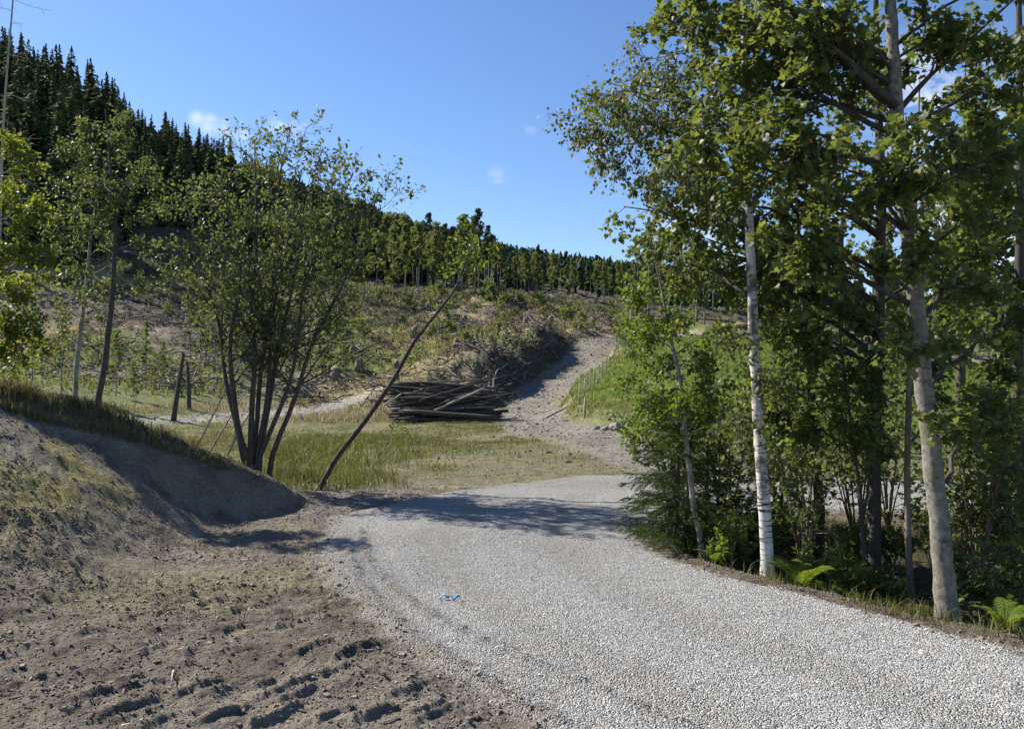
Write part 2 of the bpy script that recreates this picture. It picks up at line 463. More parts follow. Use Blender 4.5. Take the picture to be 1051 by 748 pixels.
def bark_material(name, a, b, c3=None, scale=(6, 6, 2), bump=.5, birch=False):
    m, nt, out = new_mat(name)
    L = nt.links
    tc = nd(nt, 'ShaderNodeTexCoord')
    mp = nd(nt, 'ShaderNodeMapping'); mp.inputs['Scale'].default_value = scale
    L.new(tc.outputs['Object'], mp.inputs[0])
    n1 = nd(nt, 'ShaderNodeTexNoise', in_Scale=3.0, in_Detail=8.0, in_Roughness=.7)
    L.new(mp.outputs[0], n1.inputs['Vector'])
    col = ramp(nt, n1.outputs[0], [(.35, a), (.62, b)])
    if birch:
        mp2 = nd(nt, 'ShaderNodeMapping'); mp2.inputs['Scale'].default_value = (5, 5, 34)
        L.new(tc.outputs['Object'], mp2.inputs[0])
        n2 = nd(nt, 'ShaderNodeTexNoise', in_Scale=1.6, in_Detail=4.0, in_Roughness=.6)
        L.new(mp2.outputs[0], n2.inputs['Vector'])
        f = ramp(nt, n2.outputs[0], [(.53, (0, 0, 0)), (.62, (1, 1, 1))])
        n4 = nd(nt, 'ShaderNodeTexNoise', in_Scale=4.5, in_Detail=3.0, in_Roughness=.6)
        L.new(tc.outputs['Object'], n4.inputs['Vector'])
        f = math_n(nt, 'MULTIPLY', f, ramp(nt, n4.outputs[0], [(.32, (.1, .1, .1)), (.50, (1, 1, 1))]))
        col = mixc(nt, f, col, (.035, .03, .027))
        n3 = nd(nt, 'ShaderNodeTexNoise', in_Scale=2.2, in_Detail=5.0, in_Roughness=.65)
        L.new(tc.outputs['Object'], n3.inputs['Vector'])
        f3 = ramp(nt, n3.outputs[0], [(.50, (0, 0, 0)), (.58, (1, 1, 1))])
        col = mixc(nt, f3, col, c3 or (.10, .09, .08))
    elif c3:
        n3 = nd(nt, 'ShaderNodeTexNoise', in_Scale=5.5, in_Detail=6.0, in_Roughness=.65)
        L.new(tc.outputs['Object'], n3.inputs['Vector'])
        f3 = ramp(nt, n3.outputs[0], [(.5, (0, 0, 0)), (.62, (1, 1, 1))])
        col = mixc(nt, f3, col, c3)
        mp2 = nd(nt, 'ShaderNodeMapping'); mp2.inputs['Scale'].default_value = (4, 4, 15)
        L.new(tc.outputs['Object'], mp2.inputs[0])
        n5 = nd(nt, 'ShaderNodeTexNoise', in_Scale=1.7, in_Detail=5.0, in_Roughness=.65)
        L.new(mp2.outputs[0], n5.inputs['Vector'])
        f5 = ramp(nt, n5.outputs[0], [(.57, (0, 0, 0)), (.68, (.85, .85, .85))])
        col = mixc(nt, f5, col, (.055, .048, .04))
    p = nd(nt, 'ShaderNodeBsdfPrincipled', in_Roughness=.85)
    p.inputs['Specular IOR Level'].default_value = .2
    L.new(col, p.inputs['Base Color'])
    bp = nd(nt, 'ShaderNodeBump', in_Strength=bump, in_Distance=.02)
    L.new(n1.outputs[0], bp.inputs['Height']); L.new(bp.outputs[0], p.inputs['Normal'])
    L.new(p.outputs[0], out.inputs[0])
    return m


def tint_material(name, stops, rough=.9, noise=30.0):
    """solid thing whose shade varies by its 'tint' attribute and a fine noise"""
    m, nt, out = new_mat(name)
    L = nt.links
    at = nd(nt, 'ShaderNodeAttribute', attribute_name='tint')
    col = ramp(nt, at.outputs['Fac'], stops)
    geo = nd(nt, 'ShaderNodeNewGeometry')
    n1 = nd(nt, 'ShaderNodeTexNoise', in_Scale=noise, in_Detail=5.0, in_Roughness=.7)
    L.new(geo.outputs['Position'], n1.inputs['Vector'])
    f = ramp(nt, n1.outputs[0], [(.3, (.65, .65, .65)), (.7, (1.3, 1.3, 1.3))])
    col = mixc(nt, 1.0, col, f, 'MULTIPLY')
    p = nd(nt, 'ShaderNodeBsdfPrincipled', in_Roughness=rough)
    p.inputs['Specular IOR Level'].default_value = .2
    L.new(col, p.inputs['Base Color']); L.new(p.outputs[0], out.inputs[0])
    return m


M = {}
M['terrain'] = terrain_material()
M['maple'] = leaf_material('maple_leaf', (.048, .070, .024), (.115, .138, .044), .44, (2.2, 2.1, .85), rough=.5, spec=.32)
M['sapleaf_sunlit'] = leaf_material('sapling_leaf_sunlit', (.055, .082, .026), (.12, .15, .045), .45, (2.1, 2.0, .8), rough=.5, spec=.32)  # maple leaf colour lightened, painting sunlight into the understory
M['birchleaf'] = leaf_material('birch_leaf', (.065, .088, .034), (.13, .14, .055), .38, (1.9, 1.8, .9))
M['lime'] = leaf_material('young_leaf', (.060, .105, .018), (.125, .165, .030), .42, (2.1, 1.9, .7))
M['alderleaf'] = leaf_material('alder_leaf', (.062, .084, .034), (.122, .134, .056), .40, (1.65, 1.7, .9), spec=.12)
M['glow'] = leaf_material('willow_leaf', (.07, .100, .022), (.14, .165, .038), .46, (2.1, 1.95, .65))
M['fern'] = leaf_material('fern_leaf', (.09, .15, .02), (.17, .22, .035), .42, (1.9, 1.7, .6))
M['needle'] = leaf_material('spruce_needle', (.030, .055, .014), (.075, .105, .024), .2, (1.6, 1.6, .8), rough=.6)
M['farspruce'] = leaf_material('far_spruce', (.026, .044, .020), (.066, .086, .034), .12, (1.3, 1.4, .8), rough=.8, spec=.1)
M['farbroad'] = leaf_material('far_broadleaf', (.08, .10, .04), (.145, .158, .062), .38, (1.6, 1.6, .8), rough=.7, spec=.15)
M['grass'] = leaf_material('grass_blade', (.060, .085, .024), (.165, .160, .065), .26, (1.7, 1.6, .7), rough=.6)
M['meadow'] = leaf_material('meadow_blade', (.085, .13, .026), (.155, .185, .05), .36, (1.6, 1.55, .65), rough=.6)
M['straw'] = leaf_material('straw_blade', (.19, .16, .10), (.42, .35, .22), .2, (1.3, 1.2, .8), rough=.7)
M['olive'] = leaf_material('olive_blade', (.085, .095, .035), (.20, .175, .085), .3, (1.4, 1.3, .8), rough=.7)
M['bankgrass'] = leaf_material('bank_grass_blade', (.05, .065, .025), (.19, .155, .085), .3, (1.4, 1.3, .8), rough=.7)
M['b_maple'] = bark_material('grey_bark', (.08, .073, .063), (.235, .22, .19), (.13, .13, .085), (9, 9, 7), .35)
M['b_birch'] = bark_material('birch_bark', (.38, .36, .33), (.56, .54, .50), (.10, .09, .08), birch=True, bump=.25)
M['b_dark'] = bark_material('dark_bark', (.035, .030, .026), (.085, .073, .062), None, (7, 7, 2), .7)
M['b_alder'] = bark_material('alder_bark', (.038, .033, .029), (.095, .085, .076), None, (8, 8, 3), .5)
M['b_grey'] = bark_material('thin_grey_bark', (.14, .125, .11), (.30, .28, .25), (.12, .12, .08), (6, 6, 6), .4)
M['b_brown'] = bark_material('brown_bark', (.10, .075, .055), (.22, .175, .14), None, (7, 7, 2.5), .6)
M['dead'] = bark_material('dead_wood', (.16, .14, .125), (.33, .30, .27), None, (6, 6, 1.5), .5)
M['log'] = bark_material('log_bark', (.028, .023, .02), (.10, .084, .072), (.06, .05, .04), (2, 8, 8), .6)
M['loggrey'] = bark_material('weathered_log', (.07, .062, .055), (.19, .17, .15), None, (2, 8, 8), .6)
M['logpale'] = bark_material('peeled_wood', (.24, .21, .17), (.40, .355, .295), None, (2, 9, 9), .3)
M['post'] = bark_material('post_wood', (.22, .19, .15), (.40, .36, .30), None, (9, 9, 2), .4)
M['stone'] = tint_material('gravel_stone', [(0, (.22, .217, .21)), (.5, (.40, .394, .38)), (1, (.60, .59, .57))])
M['clod'] = tint_material('soil_clod', [(0, (.10, .082, .064)), (.6, (.19, .158, .122)), (1, (.30, .26, .21))])
M['rock'] = tint_material('rock', [(0, (.16, .155, .15)), (1, (.34, .33, .31))], noise=6.0)
M['slash'] = tint_material('slash_wood', [(0, (.045, .038, .032)), (.55, (.13, .11, .092)), (.85, (.27, .24, .21)), (1, (.48, .44, .39))], noise=4.0)
M['wire'] = tint_material('wire', [(0, (.25, .25, .25)), (1, (.35, .35, .35))], rough=.5)
M['blue'] = tint_material('blue_plastic', [(0, (.08, .20, .38)), (1, (.14, .30, .50))], rough=.35)


# ------------------------------------------------------------------ mesh building
class MB:
    """collects numpy chunks of geometry and links them as ONE mesh object"""

    def __init__(self):
        self.v = []; self.f = []; self.t = []; self.mi = []; self.n = 0; self.smooth = []

    def add(self, verts, faces, tint=None, mi=0, smooth=True):
        """verts (N,k,3) copies of a template with faces (list of index tuples)"""
        N, k, _ = verts.shape
        if N == 0:
            return
        self.v.append(verts.reshape(-1, 3))
        tt = np.zeros(N) if tint is None else np.asarray(tint)
        self.t.append(np.repeat(tt, k))
        off = self.n + np.arange(N)[:, None] * k
        groups = {}
        for fc in faces:
            groups.setdefault(len(fc), []).append(fc)
        for ln, fs in groups.items():
            a = (off[:, :, None] + np.array(fs)[None]).reshape(-1, ln)
            self.f.append((ln, a)); self.mi.append(np.full(len(a), mi)); self.smooth.append(np.full(len(a), smooth))
        self.n += N * k

    def tubes(self, P, R, sides=5, tint=None, mi=0, rough=0.0):
        """P (N,k,3) polylines, R (N,k) radii"""
        P = np.asarray(P, float); R = np.asarray(R, float)
        if P.ndim == 2:
            P = P[None]; R = R[None]
        N, k, _ = P.shape
        if N == 0:
            return
        T = np.gradient(P, axis=1)
        T /= np.linalg.norm(T, axis=2, keepdims=True) + 1e-9
        ref = np.where(np.abs(T[:, :1, 2:3]) > .9, np.array([1., 0, 0]), np.array([0, 0, 1.]))
        A = np.cross(T, np.broadcast_to(ref, T.shape)); A /= np.linalg.norm(A, axis=2, keepdims=True) + 1e-9
        B = np.cross(T, A)
        an = np.arange(sides) * 2 * math.pi / sides
        ring = P[:, :, None] + R[:, :, None, None] * (A[:, :, None] * np.cos(an)[None, None, :, None] + B[:, :, None] * np.sin(an)[None, None, :, None])
        if rough:
            q = rng.normal(0, 1, (N, k, sides)); q = (q + np.roll(q, 1, 2) + np.roll(q, 1, 1)) / 1.7
            ring = P[:, :, None] + (ring - P[:, :, None]) * (1 + rough * q[..., None])
        faces = []
        for i in range(k - 1):
            for s in range(sides):
                s2 = (s + 1) % sides
                faces.append((i * sides + s, i * sides + s2, (i + 1) * sides + s2, (i + 1) * sides + s))
        faces.append(tuple(range((k - 1) * sides, k * sides)))
        faces.append(tuple(range(sides - 1, -1, -1)))
        self.add(ring.reshape(N, k * sides, 3), faces, tint, mi)

    def mesh(self, name, mats, origin=(0, 0, 0)):
        me = bpy.data.meshes.new(name)
        v = np.concatenate(self.v) - np.array(origin)[None]
        me.vertices.add(len(v)); me.vertices.foreach_set('co', v.ravel().astype(np.float32))
        nl = sum(a.size for _, a in self.f); nf = sum(len(a) for _, a in self.f)
        me.loops.add(nl); me.polygons.add(nf)
        me.loops.foreach_set('vertex_index', np.concatenate([a.ravel() for _, a in self.f]).astype(np.int32))
        tot = np.concatenate([np.full(len(a), ln) for ln, a in self.f])
        me.polygons.foreach_set('loop_start', np.concatenate([[0], np.cumsum(tot)[:-1]]).astype(np.int32))
        me.polygons.foreach_set('material_index', np.concatenate(self.mi).astype(np.int32))
        me.polygons.foreach_set('use_smooth', np.concatenate(self.smooth).astype(bool))
        at = me.attributes.new('tint', 'FLOAT', 'POINT')
        at.data.foreach_set('value', np.concatenate(self.t).astype(np.float32))
        for mm in (mats if isinstance(mats, (list, tuple)) else [mats]):
            me.materials.append(mm)
        me.update(calc_edges=True)
        return me

    def build(self, name, mats, parent=None, loc=(0, 0, 0)):
        """geometry is given in world coordinates; loc is the object's own origin"""
        me = self.mesh(name, mats, loc)
        o = bpy.data.objects.new(name, me); COL.objects.link(o)
        if parent is None:
            o.location = loc
        else:
            o.parent = parent
        return o


def tag(o, label=None, cat=None, group=None, kind=None):
    if label: o['label'] = label
    if cat: o['category'] = cat
    if group: o['group'] = group
    if kind: o['kind'] = kind
    return o


def thing(name, label, cat, loc, group=None):
    o = bpy.data.objects.new(name, None); COL.objects.link(o)
    o.location = [float(a) for a in loc]; o.empty_display_size = .1
    return tag(o, label, cat, group)


def copy_tree(o, loc, rz=0, s=1.0, label=None):
    c = o.copy(); COL.objects.link(c)
    c.location = [float(a) for a in loc]; c.rotation_euler = (0, 0, rz); c.scale = (s, s, s)
    if label: c['label'] = label
    for ch in o.children:
        d = ch.copy(); COL.objects.link(d); d.parent = c
    return c


def norm(a):
    return a / (np.linalg.norm(a, axis=-1, keepdims=True) + 1e-9)


# ------------------------------------------------------------------ ground sheets
def build_ground():
    th = np.concatenate([np.linspace(-180, -46, 40)[:-1], np.linspace(-46, -37, 30)[:-1], np.linspace(-37, 37, 640), np.linspace(37, 46, 30)[1:], np.linspace(46, 180, 40)[1:-1]])
    rr = np.concatenate([[0.25, .6, 1.0, 1.4, 1.8, 2.2, 2.5, 2.8], EYE * F / np.linspace(EYE * F / 3.0, EYE * F / 15.0, 290)])
    far = [15.2]
    while far[-1] < 130: far.append(far[-1] * 1.0115)
    while far[-1] < 650: far.append(far[-1] * 1.03)
    while far[-1] < 2600: far.append(far[-1] * 1.15)
    rr = np.concatenate([rr, far])
    nt_, nr_ = len(th), len(rr)
    T, R = np.meshgrid(np.radians(th), rr)
    X = (R * np.sin(T)).ravel(); Y = (R * np.cos(T)).ravel()
    m = masks(X, Y)
    Z = height(X, Y, m)
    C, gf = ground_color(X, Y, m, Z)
    V = np.stack([X, Y, Z], 1)
    i = np.arange(nr_ - 1)[:, None] * nt_; j = np.arange(nt_)[None]; j2 = (j + 1) % nt_
    Q = np.stack([i + j, i + j2, i + nt_ + j2, i + nt_ + j], 2).reshape(-1, 4)
    cls = np.zeros(X.size, int)
    cls[(Y > 41)] = 3
    bankm = (m['bank'] > .12) & (m['r'] < 45)
    cls[bankm & (cls == 0)] = 4
    isl = (m['isl'] > .5); cls[isl] = 0
    mead = (m['tr_s'] < 0) & (m['tr_d'] > .2) & (Y > 16) & (Y + .3 * X < 86) & (X > 1) & (Y > 15)
    cls[mead] = 5
    cls[(m['tr_d'] < 0) & (m['gr_sd'] < 0)] = 2
    cls[m['gr_sd'] > 0] = 1
    fc = cls[Q[:, 0]]
    for k, nm in enumerate(['ground', 'gravel_road', 'dirt_track', 'hillside', 'earth_bank', 'meadow']):
        q = Q[fc == k]
        if not len(q):
            continue
        ids, inv = np.unique(q, return_inverse=True)
        q = inv.reshape(-1, 4)
        vv = V[ids]
        me = bpy.data.meshes.new(nm)
        me.vertices.add(len(vv)); me.vertices.foreach_set('co', vv.ravel().astype(np.float32))
        me.loops.add(q.size); me.polygons.add(len(q))
        me.loops.foreach_set('vertex_index', q[:, ::-1].ravel().astype(np.int32))
        me.polygons.foreach_set('loop_start', (np.arange(len(q)) * 4).astype(np.int32))
        me.polygons.foreach_set('use_smooth', np.ones(len(q), bool))
        a = me.attributes.new('col', 'FLOAT_COLOR', 'POINT')
        a.data.foreach_set('color', np.concatenate([C[ids], np.ones((len(ids), 1))], 1).ravel().astype(np.float32))
        g = me.attributes.new('gravel', 'FLOAT', 'POINT'); g.data.foreach_set('value', gf[ids].astype(np.float32))
        me.materials.append(M['terrain']); me.update(calc_edges=True)
        o = bpy.data.objects.new(nm, me); COL.objects.link(o)
        o['kind'] = 'structure'


build_ground()

# ------------------------------------------------------------------ loose stones, clods
CUBE = np.array([[-1, -1, -1], [1, -1, -1], [1, 1, -1], [-1, 1, -1], [-1, -1, 1], [1, -1, 1], [1, 1, 1], [-1, 1, 1]], float) * .62
CUBE_F = [(0, 3, 2, 1), (4, 5, 6, 7), (0, 1, 5, 4), (1, 2, 6, 5), (2, 3, 7, 6), (3, 0, 4, 7)]


def rand_rot(n):
    q = norm(rng.normal(size=(n, 4)))
    w, x, y, z = q.T
    return np.stack([np.stack([1 - 2 * (y * y + z * z), 2 * (x * y - z * w), 2 * (x * z + y * w)], 1),
                     np.stack([2 * (x * y + z * w), 1 - 2 * (x * x + z * z), 2 * (y * z - x * w)], 1),
                     np.stack([2 * (x * z - y * w), 2 * (y * z + x * w), 1 - 2 * (x * x + y * y)], 1)], 1)


def lumps(mb, x, y, size, tint, flat=.7, sink=.15, z=None):
    n = len(x)
    s = size[:, None] * rng.uniform(.65, 1.2, (n, 3)); s[:, 2] *= flat
    v = CUBE[None] * (1 + rng.uniform(-.32, .32, (n, 8, 3)))
    v = np.einsum('nij,nkj->nki', rand_rot(n), v) * s[:, None]
    zz = height(x, y) if z is None else z
    v += np.stack([x, y, zz + size * flat * .5 * (1 - sink)], 1)[:, None]
    mb.add(v, CUBE_F, tint, smooth=False)


def frustum_pts(n, y0, y1, pad=.04):
    """points with even density on the ground inside the view"""
    y = np.sqrt(rng.uniform(y0 ** 2, y1 ** 2, n))
    x = rng.uniform(-.663 - pad, .663 + pad, n) * y
    return x, y


x, y = frustum_pts(330000, 3.2, 9.5)
m_ = masks(x, y)
keep = (m_['gr_sd'] > -.12 + rng.uniform(0, .3, len(x))) & (rng.random(len(x)) < 1 - .8 * sstep(.0, .35, fbm(x * .7, y * .7, 4, 81)) * sstep(2.6, .4, m_['gr_sd']) - .25 * (y > 7) - .45 * np.maximum(sstep(.32, .1, line_d(x, y, LANES[0])[0]), sstep(.32, .1, line_d(x, y, LANES[1])[0])))
x, y = x[keep], y[keep]
mb = MB()
lumps(mb, x, y, rng.uniform(.0027, .0058, len(x)) * np.where(rng.random(len(x)) < .04, 1.7, 1), rng.beta(2.5, 2.5, len(x)), sink=.5)
tag(mb.build('loose_gravel', M['stone']), 'pale grey crushed stones covering the curved road', 'gravel', kind='stuff')

x, y = frustum_pts(120000, 3.2, 12)
m_ = masks(x, y); height(x, y, m_)
keep = (m_['gr_sd'] < .1) & (m_['isl'] < .4) & (fbm(x * 1.5, y * 1.5, 3, 90) + rng.uniform(-.5, .5, len(x)) > -.05)
x, y = x[keep], y[keep]
mb = MB()
sz = rng.uniform(.003, .010, len(x)) * np.where(rng.random(len(x)) < .05, 2.4, 1)
lumps(mb, x, y, sz, rng.beta(2, 2.4, len(x)))
tag(mb.build('soil_clods', M['clod']), 'brown crumbs of churned soil on the bare verge', 'soil clods', kind='stuff')

# wood chips and twigs lying on the bare bank and mud
x, y = frustum_pts(5200, 3.2, 12)
m_ = masks(x, y)
keep = (m_['gr_sd'] < 0) & (x < 1)
x, y = x[keep], y[keep]; n = len(x); zz = height(x, y)
an = rng.uniform(0, math.pi, n); ln = rng.uniform(.015, .06, n) * np.where(rng.random(n) < .08, 3, 1)
d = np.stack([np.cos(an), np.sin(an), rng.normal(0, .15, n)], 1) * ln[:, None] * .5
c = np.stack([x, y, zz + .006], 1)
mb = MB()
mb.tubes(np.stack([c - d, c, c + d], 1), np.tile(rng.uniform(.0015, .0045, n)[:, None], (1, 3)), 3, rng.beta(2.5, 1.6, n))
tag(mb.build('wood_litter', M['slash']), 'twigs and wood chips strewn over the bare soil', 'wood litter', kind='stuff')


# stones and clods on the track and the flat beyond the gravel
x, y = frustum_pts(60000, 12, 68)
m_ = masks(x, y)
keep = (m_['gr_sd'] < 0) & ((m_['tr_d'] < .9) | ((y < 34) & (rng.random(len(x)) < .35) & (m_['tr_s'] > 0)) | (m_['side_d'] < .3))
x, y = x[keep], y[keep]
mb = MB()
sz = rng.uniform(.01, .03, len(x)) * np.where(rng.random(len(x)) < .06, 2.5, 1) * (.6 + y / 50)
lumps(mb, x, y, sz, rng.beta(2.6, 2, len(x)), sink=.3)
tag(mb.build('track_stones', M['clod']), 'stones and clods on the dirt track and flat', 'stones', kind='stuff')


# ------------------------------------------------------------------ grass
def blades(mb, x, y, h, w, lean=.35, tint=None, z=None, mi=0):
    n = len(x)
    zz = height(x, y) if z is None else z
    a = rng.uniform(0, 2 * math.pi, n)
    side = np.stack([np.cos(a), np.sin(a), np.zeros(n)], 1) * w[:, None]
    b = rng.uniform(0, 2 * math.pi, n)
    ld = np.stack([np.cos(b), np.sin(b), np.zeros(n)], 1) * (np.abs(rng.normal(0, lean, n)) * h)[:, None]
    p0 = np.stack([x, y, zz - .01], 1)
    up = np.array([0, 0, 1.])[None]
    p1 = p0 + ld * .3 + up * (h * .55)[:, None]
    p2 = p0 + ld + up * (h * .95)[:, None]
    v = np.stack([p0 - side, p0 + side, p1 + side * .8, p1 - side * .8, p2], 1)
    mb.add(v, [(0, 1, 2, 3), (3, 2, 4)], rng.random(n) if tint is None else tint, mi)


# sprouts on the bare soil of bank and verge
x, y = frustum_pts(60000, 3.4, 11.5)
m_ = masks(x, y); height(x, y, m_, False)
keep = (m_['gr_sd'] < -.1) & (x < .5) & (rng.random(len(x)) < .06 + .32 * sstep(.1, .5, fbm(x * .7 + 5, y * 1.4, 4, 65)))
x, y = x[keep], y[keep]
mb = MB(); blades(mb, x, y, rng.uniform(.012, .05, len(x)), rng.uniform(.0015, .0035, len(x)), .7)
tag(mb.build('sprouting_grass', M['olive']), 'sparse sprouting grass on the bare bank and verge', 'grass', kind='stuff')

# weeds along the right verge and around the trunk feet
x = rng.uniform(1, 4.2, 40000); y = rng.uniform(4, 9.6, 40000)
m_ = masks(x, y)
keep = (m_['gr_sd'] < -.16) & (rng.random(len(x)) < .06 + .5 * sstep(.0, .4, fbm(x * 2.2, y * 2.2, 3, 121))) & (m_['gr_sd'] > -1.6)
x, y = x[keep], y[keep]
mb = MB(); blades(mb, x, y, rng.uniform(.03, .15, len(x)), rng.uniform(.002, .005, len(x)), .7)
tag(mb.build('verge_grass', M['grass']), 'loose grass and weeds along the shaded right verge', 'grass', kind='stuff')

# tall green grass by the leaning tree
x = rng.uniform(-7.5, 2.2, 60000); y = rng.uniform(11.6, 30, 60000)
m_ = masks(x, y); height(x, y, m_, False)
dn = sstep(-.2, -2.4, x + (y - 14) * .14 + 1.6 * fbm(x * .8, y * .8, 3, 61)) + .14
keep = (x > -.31 * y + .5 * fbm(x, y, 3, 66)) & (m_['gr_sd'] < -.15) & (m_['bank'] < .25) & (rng.random(len(x)) < sstep(-.10, -.24, x / y + .10 * fbm(x * .8, y * .8, 3, 61)) * sstep(-.5, .1, fbm(x * 1.3, y * 1.3, 3, 67))) & (m_['tr_d'] > .6) & (np.hypot(x, y) > 11.5)
x, y = x[keep], y[keep]
hh = (rng.uniform(.04, .27, len(x)) * (.55 + .9 * vnoise(x * 1.6, y * 1.6, 70)) * (.45 + .75 * sstep(.2, -2.2, x + (y - 14) * .14)))
mb = MB(); blades(mb, x, y, hh, .003 + y * .00028, .6)
tag(mb.build('tall_grass', M['grass']), 'tall green grass behind the leaning trunk', 'grass', kind='stuff')

# short sparse grass over the flat
x = rng.uniform(-14, 6, 90000); y = rng.uniform(13, 40, 90000)
m_ = masks(x, y)
keep = (m_['gr_sd'] < -.1) & (m_['tr_d'] > .3) & (rng.random(len(x)) < sstep(.25, -.25, fbm(x * .15, y * .15, 4, 63) + .5 * fbm(x * .8, y * .8, 4, 61)) * .9 + .1) & (m_['side_d'] > .1)
x, y = x[keep], y[keep]
mb = MB(); blades(mb, x, y, rng.uniform(.03, .13, len(x)) * (.5 + vnoise(x * 1.1, y * 1.1, 69)), .003 + y * .00022, .7)
tag(mb.build('short_grass', M['olive']), 'thin short grass on the flat before the log pile', 'grass', kind='stuff')

# rough dry grass along the bank crest and down its back
t = rng.random(26000) ** .8
bx = np.interp(t, np.linspace(0, 1, 5), [-3.3, -3.9, -4.85, -5.75, -8]); by = np.interp(t, np.linspace(0, 1, 5), [10.05, 9.7, 9.2, 8.75, 7.8])
off = rng.normal(.25, .42, len(t)); off = np.maximum(off, -.15 - .25 * t)
x = bx + off * -.45 + rng.normal(0, .05, len(t)); y = by + off * .89
keep = rng.random(len(t)) < np.clip(.25 + t * 1.0 - .3 * (off < 0), 0, 1)
x, y, tt = x[keep], y[keep], t[keep]
mb = MB(); blades(mb, x, y, rng.uniform(.05, .26, len(x)) * (.3 + .75 * tt) * (.6 + .8 * vnoise(x * 2.5, y * 2.5, 68)), np.full(len(x), .0045), .45)
tag(mb.build('bank_grass', M['bankgrass']), 'dry brown and green grass fringe on the bank crest', 'grass', kind='stuff')

# meadow right of the track
x = rng.uniform(2, 45, 120000); y = rng.uniform(18, 86, 120000)
m_ = masks(x, y)
keep = (m_['tr_s'] < 0) & (m_['tr_d'] > .5) & (y + .3 * x < 86) & (np.abs(x / y) < .72) & (m_['gr_sd'] < -.5)
x, y = x[keep], y[keep]
mb = MB(); blades(mb, x, y, rng.uniform(.10, .30, len(x)), .006 + y * .00035, .5)
tag(mb.build('meadow_grass', M['meadow']), 'bright green meadow grass right of the dirt track', 'grass', kind='stuff')

# straw tufts on the clear-cut, in patches
x = rng.uniform(-45, 16, 160000); y = rng.uniform(36, 104, 160000)
m_ = masks(x, y)
pat = sstep(.08, .28, fbm(x * .12 + 40, y * .13, 4, 72))
keep = (rng.random(len(x)) < pat * .8 + .012) & (m_['tr_d'] > .8) & (m_['side_d'] > .3) & (np.abs(x / y) < .7) & (~((m_['tr_s'] < 0) & (x > 2) & (y < 74)))
x, y = x[keep], y[keep]
mb = MB(); blades(mb, x, y, rng.uniform(.15, .42, len(x)), .008 + y * .0004, .5)
tag(mb.build('straw_grass', M['straw']), 'dry straw coloured grass patches on the clear cut slope', 'grass', kind='stuff')

# low green regrowth on the clear-cut
x = rng.uniform(-45, 18, 80000); y = rng.uniform(40, 106, 80000)
m_ = masks(x, y)
pat = sstep(-.03, .26, fbm(x * .09, y * .09, 4, 71))
keep = (rng.random(len(x)) < pat * .55 + .02) & (m_['tr_d'] > 1) & (np.abs(x / y) < .7) & (~((m_['tr_s'] < 0) & (x > 2) & (y < 74)))
x, y = x[keep], y[keep]
mb = MB(); blades(mb, x, y, rng.uniform(.15, .6, len(x)), .012 + y * .0007, .8)
tag(mb.build('regrowth', M['farbroad']), 'low green regrowth between the stumps', 'ground cover', kind='stuff')

# slash: branches and broken wood left on the clear-cut
n = 15000
x = rng.uniform(-46, 18, n); y = rng.uniform(42, 104, n)
m_ = masks(x, y)
keep = (m_['tr_d'] > .5) & (m_['side_d'] > .2) & (np.abs(x / y) < .72) & (fbm(x * .2, y * .2, 3, 91) + rng.uniform(-.4, .4, n) > -.1) & (~((m_['tr_s'] < 0) & (x > 2) & (y < 74)))
x, y = x[keep], y[keep]; n = len(x); zz = height(x, y)
an = rng.uniform(0, math.pi, n); ln = rng.uniform(.3, 1.6, n)
d = np.stack([np.cos(an), np.sin(an), rng.normal(.1, .3, n)], 1) * ln[:, None] * .5
c = np.stack([x, y, zz + rng.uniform(.02, .25, n)], 1)
mb = MB()
mb.tubes(np.stack([c - d, c + rng.normal(0, .06, (n, 3)), c + d], 1), rng.uniform(.012, .06, n)[:, None] * np.array([[1, .85, .5]]), 4, rng.beta(1.5, 2.2, n))
tag(mb.build('logging_slash', M['slash']), 'broken branches strewn over the clear cut slope', 'logging slash', kind='stuff')


# dark brush heaps along the upper side of the track and in windrows on the slope
n = 30000
x = rng.uniform(-40, 12, n); y = rng.uniform(41, 100, n)
m_ = masks(x, y)
wr = (fbm(x * .10, y * .34 + x * .06, 3, 97) > .20) & (y > 46)
ct = (m_['tr_s'] > 0) & (m_['tr_raw'] > .3) & (m_['tr_raw'] < 4.5) & (y < 66) & (rng.random(n) < .9)
keep = (wr | ct) & (m_['tr_raw'] > .3) & (m_['side_d'] > .3) & (np.abs(x / y) < .7) & (~((m_['tr_s'] < 0) & (x > 2) & (y < 74)))
x, y = x[keep], y[keep]; n = len(x); zz = height(x, y)
an = rng.normal(0, .9, n); ln = rng.uniform(.3, 1.3, n)
d = np.stack([np.cos(an), np.sin(an), rng.normal(0, .35, n)], 1) * ln[:, None] * .5
c = np.stack([x, y, zz + rng.uniform(.02, .35, n)], 1)
mb = MB()
mb.tubes(np.stack([c - d, c + rng.normal(0, .07, (n, 3)), c + d], 1), rng.uniform(.012, .05, n)[:, None] * np.array([[1, .85, .4]]), 3, rng.beta(1.4, 2.6, n))
tag(mb.build('brush_heaps', M['slash']), 'dark heaps of brush in rows on the clear cut', 'brush', kind='stuff')


# ------------------------------------------------------------------ trees
def resample(pts, k):
    pts = np.asarray(pts, float)
    s = np.concatenate([[0], np.cumsum(np.linalg.norm(np.diff(pts, axis=0), axis=1))])
    # Catmull-Rom-like smoothing through dense linear + averaging
    t = np.linspace(0, s[-1], k)
    p = np.stack([np.interp(t, s, pts[:, i]) for i in range(3)], 1)
    for _ in range(2):
        p[1:-1] = .25 * p[:-2] + .5 * p[1:-1] + .25 * p[2:]
    return p


